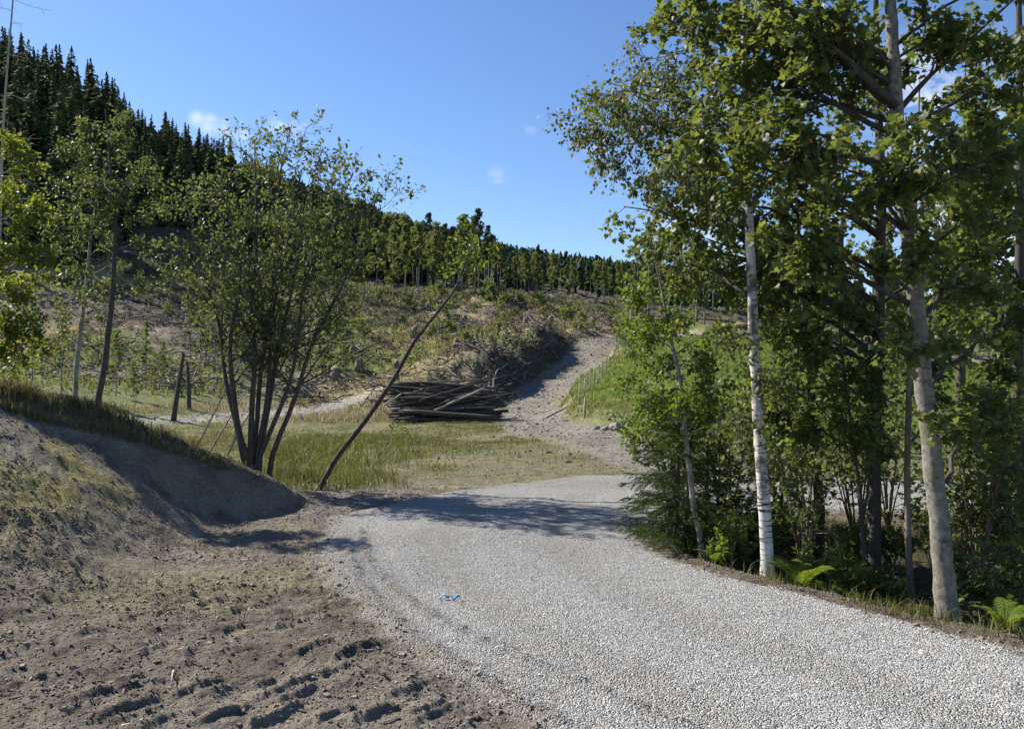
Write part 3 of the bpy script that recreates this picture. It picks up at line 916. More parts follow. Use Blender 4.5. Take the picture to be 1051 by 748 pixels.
def sprout(P, R, per, t0, t1, length, ang, k=5, wig=.18, trop=0., rmul=.55, rmin=.003, lenfall=.5, up_bias=0.):
    """children of branches P (N,k,3): per branches each, vectorised"""
    N, kp, _ = P.shape
    if np.isscalar(per):
        idx = np.repeat(np.arange(N), per)
    else:
        idx = np.repeat(np.arange(N), per)
    n = len(idx)
    t = rng.uniform(t0, t1, n)
    f = t * (kp - 1); i0 = np.minimum(f.astype(int), kp - 2); w = (f - i0)[:, None]
    p = P[idx, i0] * (1 - w) + P[idx, i0 + 1] * w
    tg = norm(P[idx, i0 + 1] - P[idx, i0])
    r = (R[idx, i0] * (1 - w[:, 0]) + R[idx, i0 + 1] * w[:, 0]) * rmul
    rd = norm(np.cross(tg, rng.normal(size=(n, 3))))
    rd[:, 2] = rd[:, 2] * .8 + up_bias
    a = np.radians(rng.normal(ang, 12, n))[:, None]
    d = norm(tg * np.cos(a) + norm(rd) * np.sin(a))
    L = (length[idx] if not np.isscalar(length) else length) * rng.uniform(.55, 1.2, n) * (1 - lenfall * t)
    step = (L / (k - 1))[:, None]
    pts = [p]
    for i in range(k - 1):
        d = norm(d + rng.normal(0, wig, (n, 3)) + np.array([0, 0, trop]))
        pts.append(pts[-1] + d * step)
    C = np.stack(pts, 1)
    rr = np.maximum(r[:, None] * np.linspace(1, .35, k)[None], rmin * np.linspace(1, .6, k)[None])
    return C, rr, L


LEAF = {
    'maple': (np.array([[0, 0, 0], [.12, .30, .03], [.06, .46, .05], [.38, .33, .03], [.55, .50, .06], [.62, .22, .02], [1.0, 0, -.06],
                        [.62, -.22, .02], [.55, -.50, .06], [.38, -.33, .03], [.06, -.46, .05], [.12, -.30, .03], [.35, 0, -.02]]) * np.array([1, 1, 1.0]),
              [(12, i, (i + 1)) for i in range(0, 11)] + [(12, 11, 0)]),
    'oval': (np.array([[0, 0, 0], [.3, .30, .05], [.72, .26, .04], [1, 0, -.05], [.72, -.26, .04], [.3, -.30, .05]]),
             [(0, 3, 2, 1), (0, 5, 4, 3)]),
    'small': (np.array([[0, 0, 0], [.45, .36, .06], [1, 0, -.03], [.45, -.36, .06]]), [(0, 2, 1), (0, 3, 2)]),
}


def leaves(mb, P, R, per, size, kind, up=.9, droop=.2, jit=.03, t0=.15, tint=None, out=.5):
    """leaves along twigs P (N,k,3)"""
    tpl, fc = LEAF[kind]
    N, k, _ = P.shape
    idx = np.repeat(np.arange(N), per); n = len(idx)
    if n == 0:
        return
    t = rng.uniform(t0, 1.0, n)
    f = t * (k - 1); i0 = np.minimum(f.astype(int), k - 2); w = (f - i0)[:, None]
    p = P[idx, i0] * (1 - w) + P[idx, i0 + 1] * w + rng.normal(0, jit, (n, 3))
    tg = norm(P[idx, i0 + 1] - P[idx, i0])
    ax = norm(tg * out + rng.normal(0, .7, (n, 3)) + np.array([0, 0, -droop]))
    nm = np.array([0, 0, up])[None] + rng.normal(0, .55, (n, 3))
    nm = norm(nm - ax * (nm * ax).sum(1, keepdims=True))
    sd = np.cross(nm, ax)
    s = size * rng.uniform(.45, 1.3, n)
    v = p[:, None] + s[:, None, None] * (tpl[None, :, :1] * ax[:, None] + tpl[None, :, 1:2] * sd[:, None] + tpl[None, :, 2:3] * nm[:, None])
    tw = rng.random(N)[idx] * .45 + rng.random(n) * .55
    mb.add(v, fc, tw if tint is None else tint(p), smooth=True)


def limb_to(trunk, rad, target, k=8, rise=.12, start=None, rmul=.5):
    """a limb from the trunk to a target point, bowed upward; returns pts, radii"""
    tz = target[2]
    hd = np.hypot(target[0] - trunk[:, 0], target[1] - trunk[:, 1])
    if start is None:
        want = tz - .45 * hd
        i = int(np.argmin(np.abs(trunk[:, 2] - want)))
        i = max(2, min(len(trunk) - 1, i))
    else:
        i = start
    a = trunk[i]
    t = np.linspace(0, 1, k)[:, None]
    L = np.linalg.norm(target - a)
    p = a + (target - a) * t + np.array([0, 0, 1.]) * (np.sin(t * math.pi) * rise * L)
    p[1:-1] += rng.normal(0, .016 * L, (k - 2, 3))
    r0 = min(rad[i] * rmul, .006 + .011 * L)
    return p, r0 * np.linspace(1, .25, k)


def tree(name, label, path, rads, targets, leafkind, size, leafmat, barkmat, n2=8, n3=4, nl=9, L2=.55, L3=.28, group=None, cat='tree',
         trop=0., ang=50, droop=.2, up=.9, rise=.12, extra_limbs=(), sides=10, show_branches=5, trunk_name='trunk', tw_t0=.2, jit=.03, flare=1.35, rmul=.5, starts=None, limb_leaf=2, limbmat=None):
    limbmat = limbmat or barkmat
    path = np.asarray(path, float)
    base = path[0].copy()
    k = max(14, len(path) * 6)
    tp = resample(path, k)
    s = np.concatenate([[0], np.cumsum(np.linalg.norm(np.diff(path, axis=0), axis=1))]); s /= s[-1]
    tr = np.interp(np.linspace(0, 1, k), s, rads)
    tr = tr * (1 + .04 * np.sin(np.arange(k) * 2.1))
    L = np.linspace(0, 1, k)
    tr = tr * (1 + (flare - 1) * np.exp(-L / .018))
    root = thing(name, label, cat, base, group)
    tp[1:-1] += np.random.default_rng(int(1000 * abs(base[0]))).normal(0, 1, (k - 2, 3)) * (tr[1:-1, None] * .04) * np.array([1, 1, 0])
    tb = MB(); tb.tubes(tp, tr, sides, rough=.035)
    LP, LR = [], []
    for i, T in enumerate(targets):
        p, r = limb_to(tp, tr, np.asarray(T, float), rise=rise, rmul=rmul, start=None if starts is None else starts[i])
        LP.append(p); LR.append(r)
    for p, r0, r1 in extra_limbs:
        q = resample(p, 8); LP.append(q); LR.append(np.linspace(r0, r1, 8))
    crown = MB(); twig = MB()
    if LP:
        LP = np.array(LP); LR = np.array(LR)
        big = np.argsort(-LR[:, 0])
        for c, i in enumerate(big):
            if c < show_branches:
                bm = MB(); bm.tubes(LP[i], LR[i], 6); bm.build('branch', limbmat, root, base)
            else:
                tb.tubes(LP[i], LR[i], 5, mi=1)
        LL = np.linalg.norm(LP[:, -1] - LP[:, 0], axis=1)
        per = np.maximum(3, (n2 * np.clip(LL / 1.2, .5, 1.8)).astype(int))
        P2, R2, l2 = sprout(LP, LR, per, .25, 1.0, np.maximum(L2 * np.clip(LL / 1.2, .6, 1.3), .15), ang, 5, .2, trop, .55, .003)
        tb.tubes(P2, R2, 4, mi=1)
        P3, R3, _ = sprout(P2, R2, n3, tw_t0, 1.0, L3, 45, 4, .22, trop * 1.4, .6, .0018, .3)
        tb.tubes(P3, R3, 3, mi=1)
        leaves(crown, P3, R3, nl, size, leafkind, up, droop, jit)
        leaves(crown, P2, R2, limb_leaf, size, leafkind, up, droop, jit, .5)
    tb.build(trunk_name, [barkmat, limbmat], root, base)
    if crown.n:
        crown.build('crown', leafmat, root, base)
    return root


def px(lst, y):
    return [W(u, v, y + (d[0] if d else 0)) for u, v, *d in lst]


# --- right: the big grey-barked maple
def rt(*p):
    return [W(u, v, y) for u, v, y in p]


g1 = zat(3.03, 5.4)
tree('maple_tree', 'thick pale grey trunk at the right road edge, crown of large lobed leaves',
     [(3.06, 5.42, g1 - .05), (3.045, 5.42, g1 + .15)] + px([(968, 580), (962, 520), (955, 450), (945, 370), (938, 290), (930, 220), (922, 150), (917, 60), (910, -60), (903, -220), (900, -330)], 5.42),
     [.074, .071, .068, .066, .064, .061, .056, .051, .046, .042, .032, .022, .01],
     rt((860, 20, 5.2), (800, 10, 5.0), (840, 90, 6.2), (790, 120, 5.3), (1000, 20, 5.2), (1040, 90, 5.8), (1000, 160, 6.3), (1045, 215, 5.6), (860, 165, 4.9),
        (985, 285, 6.4), (1040, 330, 6.0), (960, 50, 6.2), (890, -60, 5.3), (1045, -30, 5.0), (755, 35, 5.6), (725, 75, 5.9), (715, 10, 6.0), (745, 160, 5.6),
        (690, 25, 6.6), (930, 120, 4.6), (880, 60, 6.6), (1060, 150, 5.0), (925, 345, 5.1), (990, 440, 5.3), (948, 245, 5.0), (910, 200, 5.1), (830, 255, 5.4), (760, 95, 6.5), (820, -60, 5.6), (960, -80, 6), (1020, 420, 6.2)),
     'maple', .058, M['maple'], M['b_maple'], n2=9, n3=6, nl=11, L2=.45, L3=.22, limbmat=M['b_dark'], sides=14, show_branches=7, rise=.06,
     extra_limbs=[(px([(934, 312), (890, 290), (855, 270), (822, 238), (800, 235)], 5.42), .022, .006),
                  (px([(925, 172), (880, 160), (820, 155), (760, 152), (725, 140)], 5.40), .02, .005),
                  (px([(921, 110), (890, 85), (849, 40), (790, 0), (740, -40)], 5.3), .03, .012),
                  (px([(924, 112), (950, 80), (985, 50), (1040, 0)], 5.5), .022, .008)])

# --- white birch
g2 = zat(2.2, 6.6)
tree('birch_tree', 'slim white birch trunk with black marks at the road edge, fine hanging leaves',
     [(2.19, 6.6, g2 - .05)] + px([(787, 560), (783, 500), (778, 420), (773, 330), (769, 230), (766, 130), (763, 0), (760, -150), (757, -260)], 6.6),
     [.056, .054, .051, .048, .043, .037, .030, .023, .014, .007],
     rt((700, 55, 6.8), (660, 118, 6.9), (622, 100, 6.9), (604, 128, 7.0), (685, 160, 6.3), (720, 110, 7.2), (820, 80, 6.9), (760, 20, 7.2), (705, 205, 7.0),
        (830, 180, 7.2), (660, 60, 7.1), (618, 150, 7.1), (740, 190, 6.2), (690, 95, 7.4), (640, 90, 6.6), (720, 20, 7.0), (800, 10, 6.4), (670, 195, 7.2), (800, 260, 7.0), (700, 280, 7.3), (752, 425, 6.4), (802, 465, 6.8), (758, 345, 6.4), (790, 380, 6.4)),
     'small', .042, M['birchleaf'], M['b_birch'], limbmat=M['b_dark'], n2=11, n3=6, nl=11, L2=.45, L3=.3, trop=-.16, droop=.8, up=.3, sides=12, rise=.14, show_branches=5, rmul=.35)

# --- dark-trunked maple further in
g5 = zat(3.38, 7.2)
tree('maple_tree', 'dark straight trunk just left of the thick grey one, in dense lobed leaves',
     [(3.385, 7.2, g5 - .05)] + px([(897, 560), (898, 450), (902, 330), (905, 200), (900, 60), (897, -80)], 7.2),
     [.068, .062, .056, .05, .042, .03, .012],
     rt((820, 190, 7.0), (760, 232, 7.2), (702, 190, 7.4), (660, 240, 7.6), (640, 212, 7.8), (700, 140, 7.5), (742, 290, 7.3), (690, 262, 7.5), (800, 330, 6.8),
        (850, 370, 6.7), (830, 430, 6.9), (760, 330, 7.4), (940, 400, 7.0), (975, 330, 7.6), (1000, 262, 7.8), (870, 120, 7.5), (725, 245, 6.9), (665, 160, 7.8), (632, 112, 7.9),
        (870, 300, 6.6), (820, 380, 7.4), (790, 400, 7.6), (960, 210, 7.4), (660, 210, 7.2)),
     'maple', .060, M['maple'], M['b_dark'], n2=8, n3=5, nl=8, L2=.45, L3=.22, show_branches=6, rise=.06,
     extra_limbs=[(px([(896, 330), (830, 300), (780, 265), (725, 213), (680, 175), (621, 109)], 7.4), .03, .006)])

# --- slender leaning young tree with light leaves
g3 = zat(1.83, 7.4)
tree('young_tree', 'thin grey stem leaning left beside the small spruce, light yellow green leaves',
     [(1.835, 7.4, g3 - .05)] + px([(718, 545), (712, 521), (707, 475), (703, 441), (700, 399), (688, 347), (680, 300), (672, 268)], 7.4),
     [.030, .028, .027, .026, .025, .022, .018, .011, .004],
     rt((660, 345, 7.5), (648, 325, 7.7), (642, 395, 7.6), (690, 300, 7.6), (722, 365, 7.3), (742, 395, 7.2), (705, 415, 7.1), (662, 420, 7.4), (668, 375, 7.8), (652, 300, 7.4),
        (740, 340, 7.6), (725, 430, 7.5), (650, 445, 7.5), (762, 420, 7.5), (700, 330, 7.0)),
     'oval', .042, M['lime'], M['b_grey'], n2=12, n3=7, nl=11, L2=.36, L3=.18, rise=.06, show_branches=4)

# --- other roadside trees (path px, depth, radius, targets, size)
g7 = zat(3.38, 8.5)
tree('maple_tree', 'dark forked trunk in front of the back gravel lane, sparse lobed leaves',
     [(3.37, 8.5, g7 - .05)] + px([(841, 520), (838, 480), (835, 430), (828, 350), (822, 280), (818, 200)], 8.5), [.062, .058, .052, .045, .035, .022, .008],
     rt((790, 350, 8.4), (860, 330, 8.8), (800, 290, 8.6), (850, 260, 8.3), (780, 430, 8.5), (870, 400, 8.3), (810, 220, 8.6), (765, 385, 8.8), (840, 190, 8.4)),
     'maple', .065, M['sapleaf_sunlit'], M['b_dark'], n2=10, n3=5, nl=11, L2=.45, L3=.2,
     extra_limbs=[(px([(838, 482), (825, 460), (812, 440), (800, 400)], 8.5), .03, .01)])
g6 = zat(3.5, 6.8)
tree('young_tree', 'slim reddish brown stem between the dark trunk and the thick grey trunk',
     [(3.52, 6.8, g6 - .05)] + px([(932, 560), (931, 480), (933, 400), (936, 300), (940, 200), (944, 80)], 6.8), [.030, .028, .026, .024, .02, .015, .006],
     rt((960, 380, 7), (990, 410, 7.2), (900, 360, 6.9), (980, 300, 7), (900, 270, 7.1), (1000, 200, 7.2), (890, 440, 6.6)),
     'maple', .06, M['sapleaf_sunlit'], M['b_brown'], n2=9, n3=5, nl=11, L2=.35, L3=.18)
g10 = zat(3.2, 7.0)
tree('young_tree', 'slender twin stem curving up left of the dark maple trunk',
     [(3.22, 7.0, g10 - .05)] + px([(886, 570), (884, 520), (876, 460), (868, 400), (862, 340), (858, 280)], 7.0), [.024, .023, .021, .019, .015, .01, .004],
     rt((830, 360, 7), (885, 400, 6.8), (840, 300, 7.1), (850, 430, 6.7), (880, 330, 7.2), (820, 440, 6.9)),
     'maple', .06, M['sapleaf_sunlit'], M['b_dark'], n2=9, n3=5, nl=11, L2=.36, L3=.16,
     extra_limbs=[(px([(884, 540), (892, 500), (893, 470), (890, 420)], 7.0), .016, .008)])
g9 = zat(5.2, 8.0)
tree('maple_tree', 'dark trunk at the far right frame edge behind leafy boughs',
     [(5.26, 8.0, g9 - .05)] + px([(1047, 500), (1045, 400), (1046, 300), (1048, 180), (1046, 20), (1044, -100)], 8.0), [.06, .056, .052, .048, .04, .028, .012],
     rt((1000, 250, 7.6), (1020, 180, 8.2), (1060, 120, 7.8), (980, 330, 8.2), (1020, 380, 7.6), (1050, 430, 7.4), (990, 430, 7.8), (1000, 120, 8.0), (1030, 60, 8.3), (960, 180, 8.5), (1070, 300, 7.5), (970, 260, 8.2), (1040, 480, 7.4)),
     'maple', .065, M['maple'], M['b_dark'], n2=11, n3=6, nl=11, L2=.5, L3=.22)
g11 = zat(5.0, 16.5)
for k, (uu, yy, lab) in enumerate([(985, 16.0, 'broad leafy tree beyond the back gravel lane, seen right of the thick grey trunk'),
                                   (1075, 15.0, 'leafy tree beyond the back lane, cut by the right frame edge'),
                                   (860, 19.0, 'slim leafy tree beyond the back lane, seen left of the dark maple trunk')]):
    b = W(uu, 400, yy); b[2] = zat(b[0], b[1])
    tp_ = W(uu + 6, 60 + 40 * k, yy)
    tg_ = [W(uu + rng.uniform(-95, 95) * 14 / yy, rng.uniform(90, 420), yy + rng.uniform(-1, 1)) for _ in range(16)]
    tree('leafy_tree', lab, [b, b * .6 + tp_ * .4, tp_], [.10, .07, .01], tg_, 'oval', .15, M['birchleaf'] if k != 1 else M['maple'], M['b_dark'], n2=8, n3=4, nl=7, L2=.8, L3=.4, show_branches=2)


# --- near spruces
def spruce_near(name, label, loc, H, rad, n_tier=15, group=None, cat='tree', bare=.08, dens=1.0, twin=None):
    loc = np.array(loc, float)
    root = thing(name, label, cat, loc, group)
    tb = MB()
    k = 8
    tp = np.stack([loc[0] + np.linspace(0, .05, k), np.full(k, loc[1]), loc[2] - .03 + np.linspace(0, H, k)], 1)
    tb.tubes(tp, np.linspace(.018 + H * .008, .004, k), 8)
    if twin is not None:
        t2 = tp + np.array([twin, .03, 0]) + np.stack([np.linspace(0, twin * .5, k), np.zeros(k), -np.linspace(0, .2 * H, k)], 1)
        tb.tubes(t2, np.linspace(.016 + H * .007, .004, k), 8)
    BP, BR = [], []
    for i in range(n_tier):
        f = bare + (1 - bare) * (i + rng.uniform(0, .8)) / n_tier
        z = loc[2] + H * f
        nb = rng.integers(5, 8)
        a0 = rng.uniform(0, 6.28)
        for j in range(nb):
            a = a0 + j * 6.28 / nb + rng.normal(0, .25)
            L = rad * (1 - f) ** .75 * rng.uniform(.65, 1.15) + .05
            t = np.linspace(0, 1, 6)[:, None]
            dr = np.array([math.cos(a), math.sin(a), 0])
            p = np.array([loc[0], loc[1], z]) + dr * L * t + np.array([0, 0, 1.]) * L * (-.28 * t + .18 * t ** 2.5)
            BP.append(p); BR.append(np.linspace(.006, .002, 6))
    BP = np.array(BP); BR = np.array(BR)
    tb.tubes(BP, BR, 4)
    LL = np.linalg.norm(BP[:, -1] - BP[:, 0], axis=1)
    # side sprays kept flat
    per = np.maximum(5, (LL * 34 * dens).astype(int))
    idx = np.repeat(np.arange(len(BP)), per); n = len(idx)
    t = rng.uniform(.12, 1, n); f_ = t * 5; i0 = np.minimum(f_.astype(int), 4); w = (f_ - i0)[:, None]
    p = BP[idx, i0] * (1 - w) + BP[idx, i0 + 1] * w
    tg = norm(BP[idx, i0 + 1] - BP[idx, i0])
    sgn = rng.choice([-1, 1], n)[:, None]
    sd = np.cross(tg, np.array([0, 0, 1.])) * sgn
    d = norm(tg * .75 + sd * .8 + np.array([0, 0, -.22]) + rng.normal(0, .1, (n, 3)))
    l = (LL[idx] * .34 * (1.15 - t) + .04) * rng.uniform(.6, 1.2, n)
    S = np.stack([p, p + d * l[:, None] * .5, p + d * l[:, None] + np.array([0, 0, -.02])], 1)
    cr = MB()
    S2 = np.concatenate([S, BP[:, [2, 3, 5]]])
    l2 = np.concatenate([l, LL * .6])
    npn = np.maximum(6, (l2 * 520 * dens).astype(int))
    idx = np.repeat(np.arange(len(S2)), npn); n = len(idx)
    t = rng.uniform(0, 1.05, n)[:, None]
    p = S2[idx, 0] * (1 - t) + S2[idx, 2] * t
    ax = norm(S2[idx, 2] - S2[idx, 0])
    nd_ = norm(ax * .8 + rng.normal(0, .6, (n, 3)))
    nl_ = rng.uniform(.014, .026, n)[:, None]
    wd = norm(np.cross(nd_, rng.normal(size=(n, 3)))) * .0027
    cr.add(np.stack([p - wd, p + wd, p + nd_ * nl_], 1), [(0, 1, 2)], np.clip(t[:, 0] * .6 + rng.random(n) * .4, 0, 1))
    tb.build('trunk', M['b_dark'], root, loc)
    cr.build('crown', M['needle'], root, loc)
    return root


gs = zat(1.64, 7.75)
spruce_near('spruce_tree', 'small spruce with two dark stems, its boughs over the gravel at the road bend', (1.64, 7.75, gs), 1.75, .66, 16, twin=.09)
spruce_near('spruce_tree', 'small shaded spruce behind the thin leaning stem', (2.15, 8.6, zat(2.15, 8.6)), 1.9, .75, 14)
spruce_near('spruce_tree', 'low shaded spruce behind the white birch trunk', (2.9, 8.9, zat(2.9, 8.9)), 1.5, .7, 11)


# --- shrubs and saplings in the shade
def shrub(name, label, loc, H, rad, leafkind, size, leafmat, ns=6, group=None, nl=6, cat='shrub', n2=8):
    loc = np.array(loc, float)
    root = thing(name, label, cat, loc, group)
    P, R = [], []
    for i in range(ns):
        a = rng.uniform(0, 6.28); q = rng.uniform(.2, 1) * rad
        e = loc + np.array([math.cos(a) * q, math.sin(a) * q, H * rng.uniform(.6, 1.05)])
        t = np.linspace(0, 1, 6)[:, None]
        P.append(loc + (e - loc) * t + np.array([0, 0, 1.]) * np.sin(t * math.pi) * .1 * H + rng.normal(0, .015 * H, (6, 3)) * t)
        R.append(np.linspace(.004 + .004 * H, .002, 6))
    P = np.array(P); R = np.array(R)
    tb = MB(); tb.tubes(P, R, 4)
    P2, R2, _ = sprout(P, R, n2, .25, 1, .3 * H + .06, 55, 4, .2, 0, .6, .0015, .3)
    tb.tubes(P2, R2, 3)
    cr = MB()
    leaves(cr, P2, R2, nl, size, leafkind, 1.0, .15, .02)
    leaves(cr, P, R, 3, size, leafkind, 1.0, .1, .02, .5)
    tb.build('stem', M['b_brown'], root, loc)
    cr.build('foliage', leafmat, root, loc)
    return root


UG = 'shaded maple saplings under the roadside trees'
for i, (u, y, H, rad) in enumerate([(1000, 6.3, .75, .38), (1040, 6.0, .8, .4), (1010, 7.2, 1.0, .5), (1050, 7.2, 1.1, .5), (960, 7.6, .9, .45), (915, 7.9, .7, .4),
                                    (870, 7.9, .6, .35), (1030, 8.6, 1.3, .6), (985, 8.6, 1.2, .5), (840, 7.3, .45, .3), (905, 6.6, .35, .25), (760, 7.7, .7, .35), (735, 8.2, .8, .4), (800, 8.2, .8, .45), (1060, 5.6, .6, .3)]):
    x_ = (u - 525.5) / F * y
    shrub('maple_sapling', 'dark leafy maple sapling in the shade under the roadside trees', (x_, y, zat(x_, y)), H * .95, rad * 1.15, 'maple', .052, M['sapleaf_sunlit'], 8, UG, 10)
for i, (u, y, H, rad, lab) in enumerate([(748, 7.1, .55, .22, 'light green sapling standing just left of the white birch trunk'),
                                         (875, 6.7, .55, .25, 'pale green sapling before the dark maple trunk'),
                                         (690, 9.3, .7, .3, 'pale green bush by the back lane behind the small spruce')]):
    x_ = (u - 525.5) / F * y
    shrub('sapling', lab, (x_, y, zat(x_, y)), H, rad, 'oval', .06, M['lime'], 5, None, 6)


for u, y, H, rad, lab in [(745, 8.4, 2.1, .55, 'tall leafy maple sapling behind and left of the white birch'), 
                          (792, 9.0, 2.3, .6, 'tall leafy maple sapling just right of the white birch'), (912, 9.2, 2.0, .6, 'tall maple sapling behind the slim reddish stem by the back lane'), (826, 7.7, 1.7, .5, 'maple sapling in front of the forked dark trunk'), (880, 8.6, 2.2, .6, 'tall maple sapling behind the slender twin stem'),
                          (1003, 6.9, 2.0, .5, 'tall maple sapling just right of the thick grey trunk'),
                          (1045, 6.9, 1.9, .5, 'tall maple sapling at the far right frame edge'), (690, 8.9, 1.7, .5, 'tall sapling standing behind the thin leaning stem')]:
    x_ = (u - 525.5) / F * y
    shrub('maple_sapling', lab, (x_, y, zat(x_, y)), H, rad, 'maple', .055, M['sapleaf_sunlit'], 10, None, 9, n2=14)


# --- ferns
def fern(label, loc, L, nf=9, group=None):
    loc = np.array(loc, float)
    root = thing('fern', label, 'fern', loc, group)
    for i in range(nf):
        a = i * 6.28 / nf + rng.normal(0, .25); l = L * rng.uniform(.75, 1.15)
        t = np.linspace(0, 1, 12)
        dr = np.array([math.cos(a), math.sin(a), 0])
        p = loc + dr * (l * .8 * t[:, None] ** 1.15) + np.array([0, 0, 1.]) * (l * (1.25 * t - .72 * t ** 2.3))[:, None]
        mb = MB(); mb.tubes(p, np.linspace(.003, .001, 12), 3, np.array([.6]))
        n = 24; tt = np.linspace(.1, .99, n)
        q = np.stack([np.interp(tt, t, p[:, j]) for j in range(3)], 1)
        tg = norm(np.stack([np.interp(np.minimum(tt + .05, 1), t, p[:, j]) - np.interp(tt - .05, t, p[:, j]) for j in range(3)], 1))
        for sg in (-1, 1):
            sd = norm(np.cross(tg, np.array([0, 0, 1.])) * sg + np.array([0, 0, -.15])[None])
            w = (l * .22 * np.sin(np.clip(tt * 1.06, 0, 1) * math.pi) ** .7 * (1 - .35 * tt) + .004)[:, None]
            hw = l * .0115
            v = np.stack([q - tg * hw, q + sd * w * .5 + tg * (w * .12 - hw), q + sd * w + tg * w * .3, q + sd * w * .5 + tg * (w * .12 + hw), q + tg * hw], 1)
            mb.add(v, [(0, 1, 3, 4), (1, 2, 3)], rng.random(n), smooth=False)
        mb.build('frond', M['fern'], root, loc)
    return root


for u, y, L, lab in [(822, 6.35, .42, 'bright green fern at the foot of the white birch'), (1032, 5.0, .26, 'small fern right of the thick grey trunk foot'),
                     (732, 7.0, .2, 'tiny fern left of the white birch by the verge'), (850, 6.8, .34, 'fern behind the bright one, nearer the dark maple')]:
    x_ = (u - 525.5) / F * y
    fern(lab, (x_, y, zat(x_, y)), L)

# ------------------------------------------------------------------ left side trees
AB = np.array([-3.75, 11.5, zat(-3.75, 11.5)])
stems = [
    [(252, 478), (247, 440), (240, 420), (238, 370), (236, 320), (246, 290), (240, 230), (232, 170)],
    [(258, 478), (262, 430), (266, 380), (275, 330), (285, 290), (282, 230), (290, 150), (296, 115)],
    [(262, 480), (272, 440), (280, 400), (290, 350), (300, 310), (308, 250), (320, 180), (330, 140)],
    [(266, 482), (285, 430), (300, 380), (305, 330), (315, 280), (340, 210), (362, 165)],
    [(270, 484), (290, 450), (310, 400), (320, 340), (345, 310), (352, 280), (380, 220), (392, 180)],
    [(256, 476), (252, 430), (256, 400), (262, 350), (258, 310), (265, 260), (262, 190), (258, 130)],
    [(250, 478), (242, 440), (228, 390), (222, 330), (210, 280), (200, 230), (195, 200)],
    [(262, 478), (270, 420), (274, 370), (285, 320), (300, 270), (305, 200), (310, 160)],
]
root = thing('alder_tree', 'many stemmed alder behind the bank, its stems fanning from one foot', 'tree', AB)
cr = MB()
for i, st in enumerate(stems):
    dy = rng.uniform(-.9, .9)
    pts = [AB + np.array([rng.uniform(-.22, .25), rng.uniform(-.15, .15), -.05])]
    for j, (u, v) in enumerate(st):
        pts.append(W(u + rng.normal(0, 3.5), v + 13 * (j / (len(st) - 1)) ** 2, 11.5 + dy * j / len(st)))
    p = resample(pts, 16); r = np.linspace(.052, .007, 16) * rng.uniform(.75, 1.1)
    tw = MB(); tw.tubes(p, r, 7)
    Pb, Rb, lb = sprout(p[None], r[None], 14, .32, .97, 1.3, 48, 6, .16, .06, .5, .005, .6)
    tw.tubes(Pb, Rb, 4)
    P2, R2, l2 = sprout(Pb, Rb, 7, .2, 1, .55, 50, 5, .2, .03, .55, .003, .35)
    tw.tubes(P2, R2, 3)
    P2b, R2b, _ = sprout(p[None], r[None], 10, .62, 1, .55, 50, 5, .2, .05, .5, .003, .2)
    tw.tubes(P2b, R2b, 3)
    P3, R3, _ = sprout(np.concatenate([P2, P2b]), np.concatenate([R2, R2b]), 3, .3, 1, .24, 45, 4, .2, .03, .6, .0018, .3)
    tw.tubes(P3, R3, 3)
    leaves(cr, P3, R3, 5, .058, 'oval', .6, .1, .03)
    leaves(cr, P2b, R2b, 6, .062, 'oval', .6, .1, .03)
    tw.build('stem', M['b_alder'], root, AB)
cr.build('crown', M['alderleaf'], root, AB)

# leaning bare trunk with a tuft on top
b = np.array([*G(325, 503), 0.0]); b[2] = zat(b[0], b[1])
tree('leaning_tree', 'thin dark trunk leaning right out of the tall grass, leaves only at its top',
     [b - np.array([0, 0, .05])] + px([(345, 470), (375, 432), (402, 393), (425, 350), (448, 322), (468, 296), (480, 262), (486, 240)], b[1]),
     [.042, .040, .037, .034, .030, .024, .018, .010, .004],
     px([(470, 250, .2), (495, 245, -.2), (480, 232, 0), (500, 270, .3), (462, 280, -.2), (490, 262, -.3), (505, 252, .1), (473, 268, .2)], b[1]),
     'oval', .06, M['lime'], M['b_dark'], n2=5, n3=3, nl=4, L2=.28, L3=.15, show_branches=2,
     extra_limbs=[(px([(405, 390), (418, 378), (432, 366)], b[1]), .010, .004), (px([(385, 418), (400, 424), (415, 446)], b[1]), .006, .002), (px([(425, 350), (428, 330), (436, 315), (440, 300)], b[1]), .010, .003)], limb_leaf=1)

# slim tree left of the alder
b = np.array([*W(100, 400, 13.2)]); b[2] = zat(b[0], b[1])
tree('slim_tree', 'slim dark stem on the bank crest left of the alder, narrow sparse crown',
     [b - np.array([0, 0, .05])] + px([(100, 415), (108, 370), (115, 310), (119, 240), (114, 180), (110, 130), (108, 112)], 13.2), [.06, .055, .05, .042, .034, .022, .012, .004],
     px([(70, 150), (150, 160, .5), (90, 130), (130, 125), (60, 200, .3), (160, 215, -.3), (85, 240, .4), (150, 250, .3), (75, 280), (130, 190, -.6), (95, 185, .7), (60, 160), (125, 150), (100, 215, -.5), (165, 180), (140, 290), (90, 300, .4), (55, 235, .2)], 13.2),
     'oval', .06, M['alderleaf'], M['b_alder'], n2=12, n3=5, nl=8, L2=.5, L3=.25, show_branches=3, rise=.08)

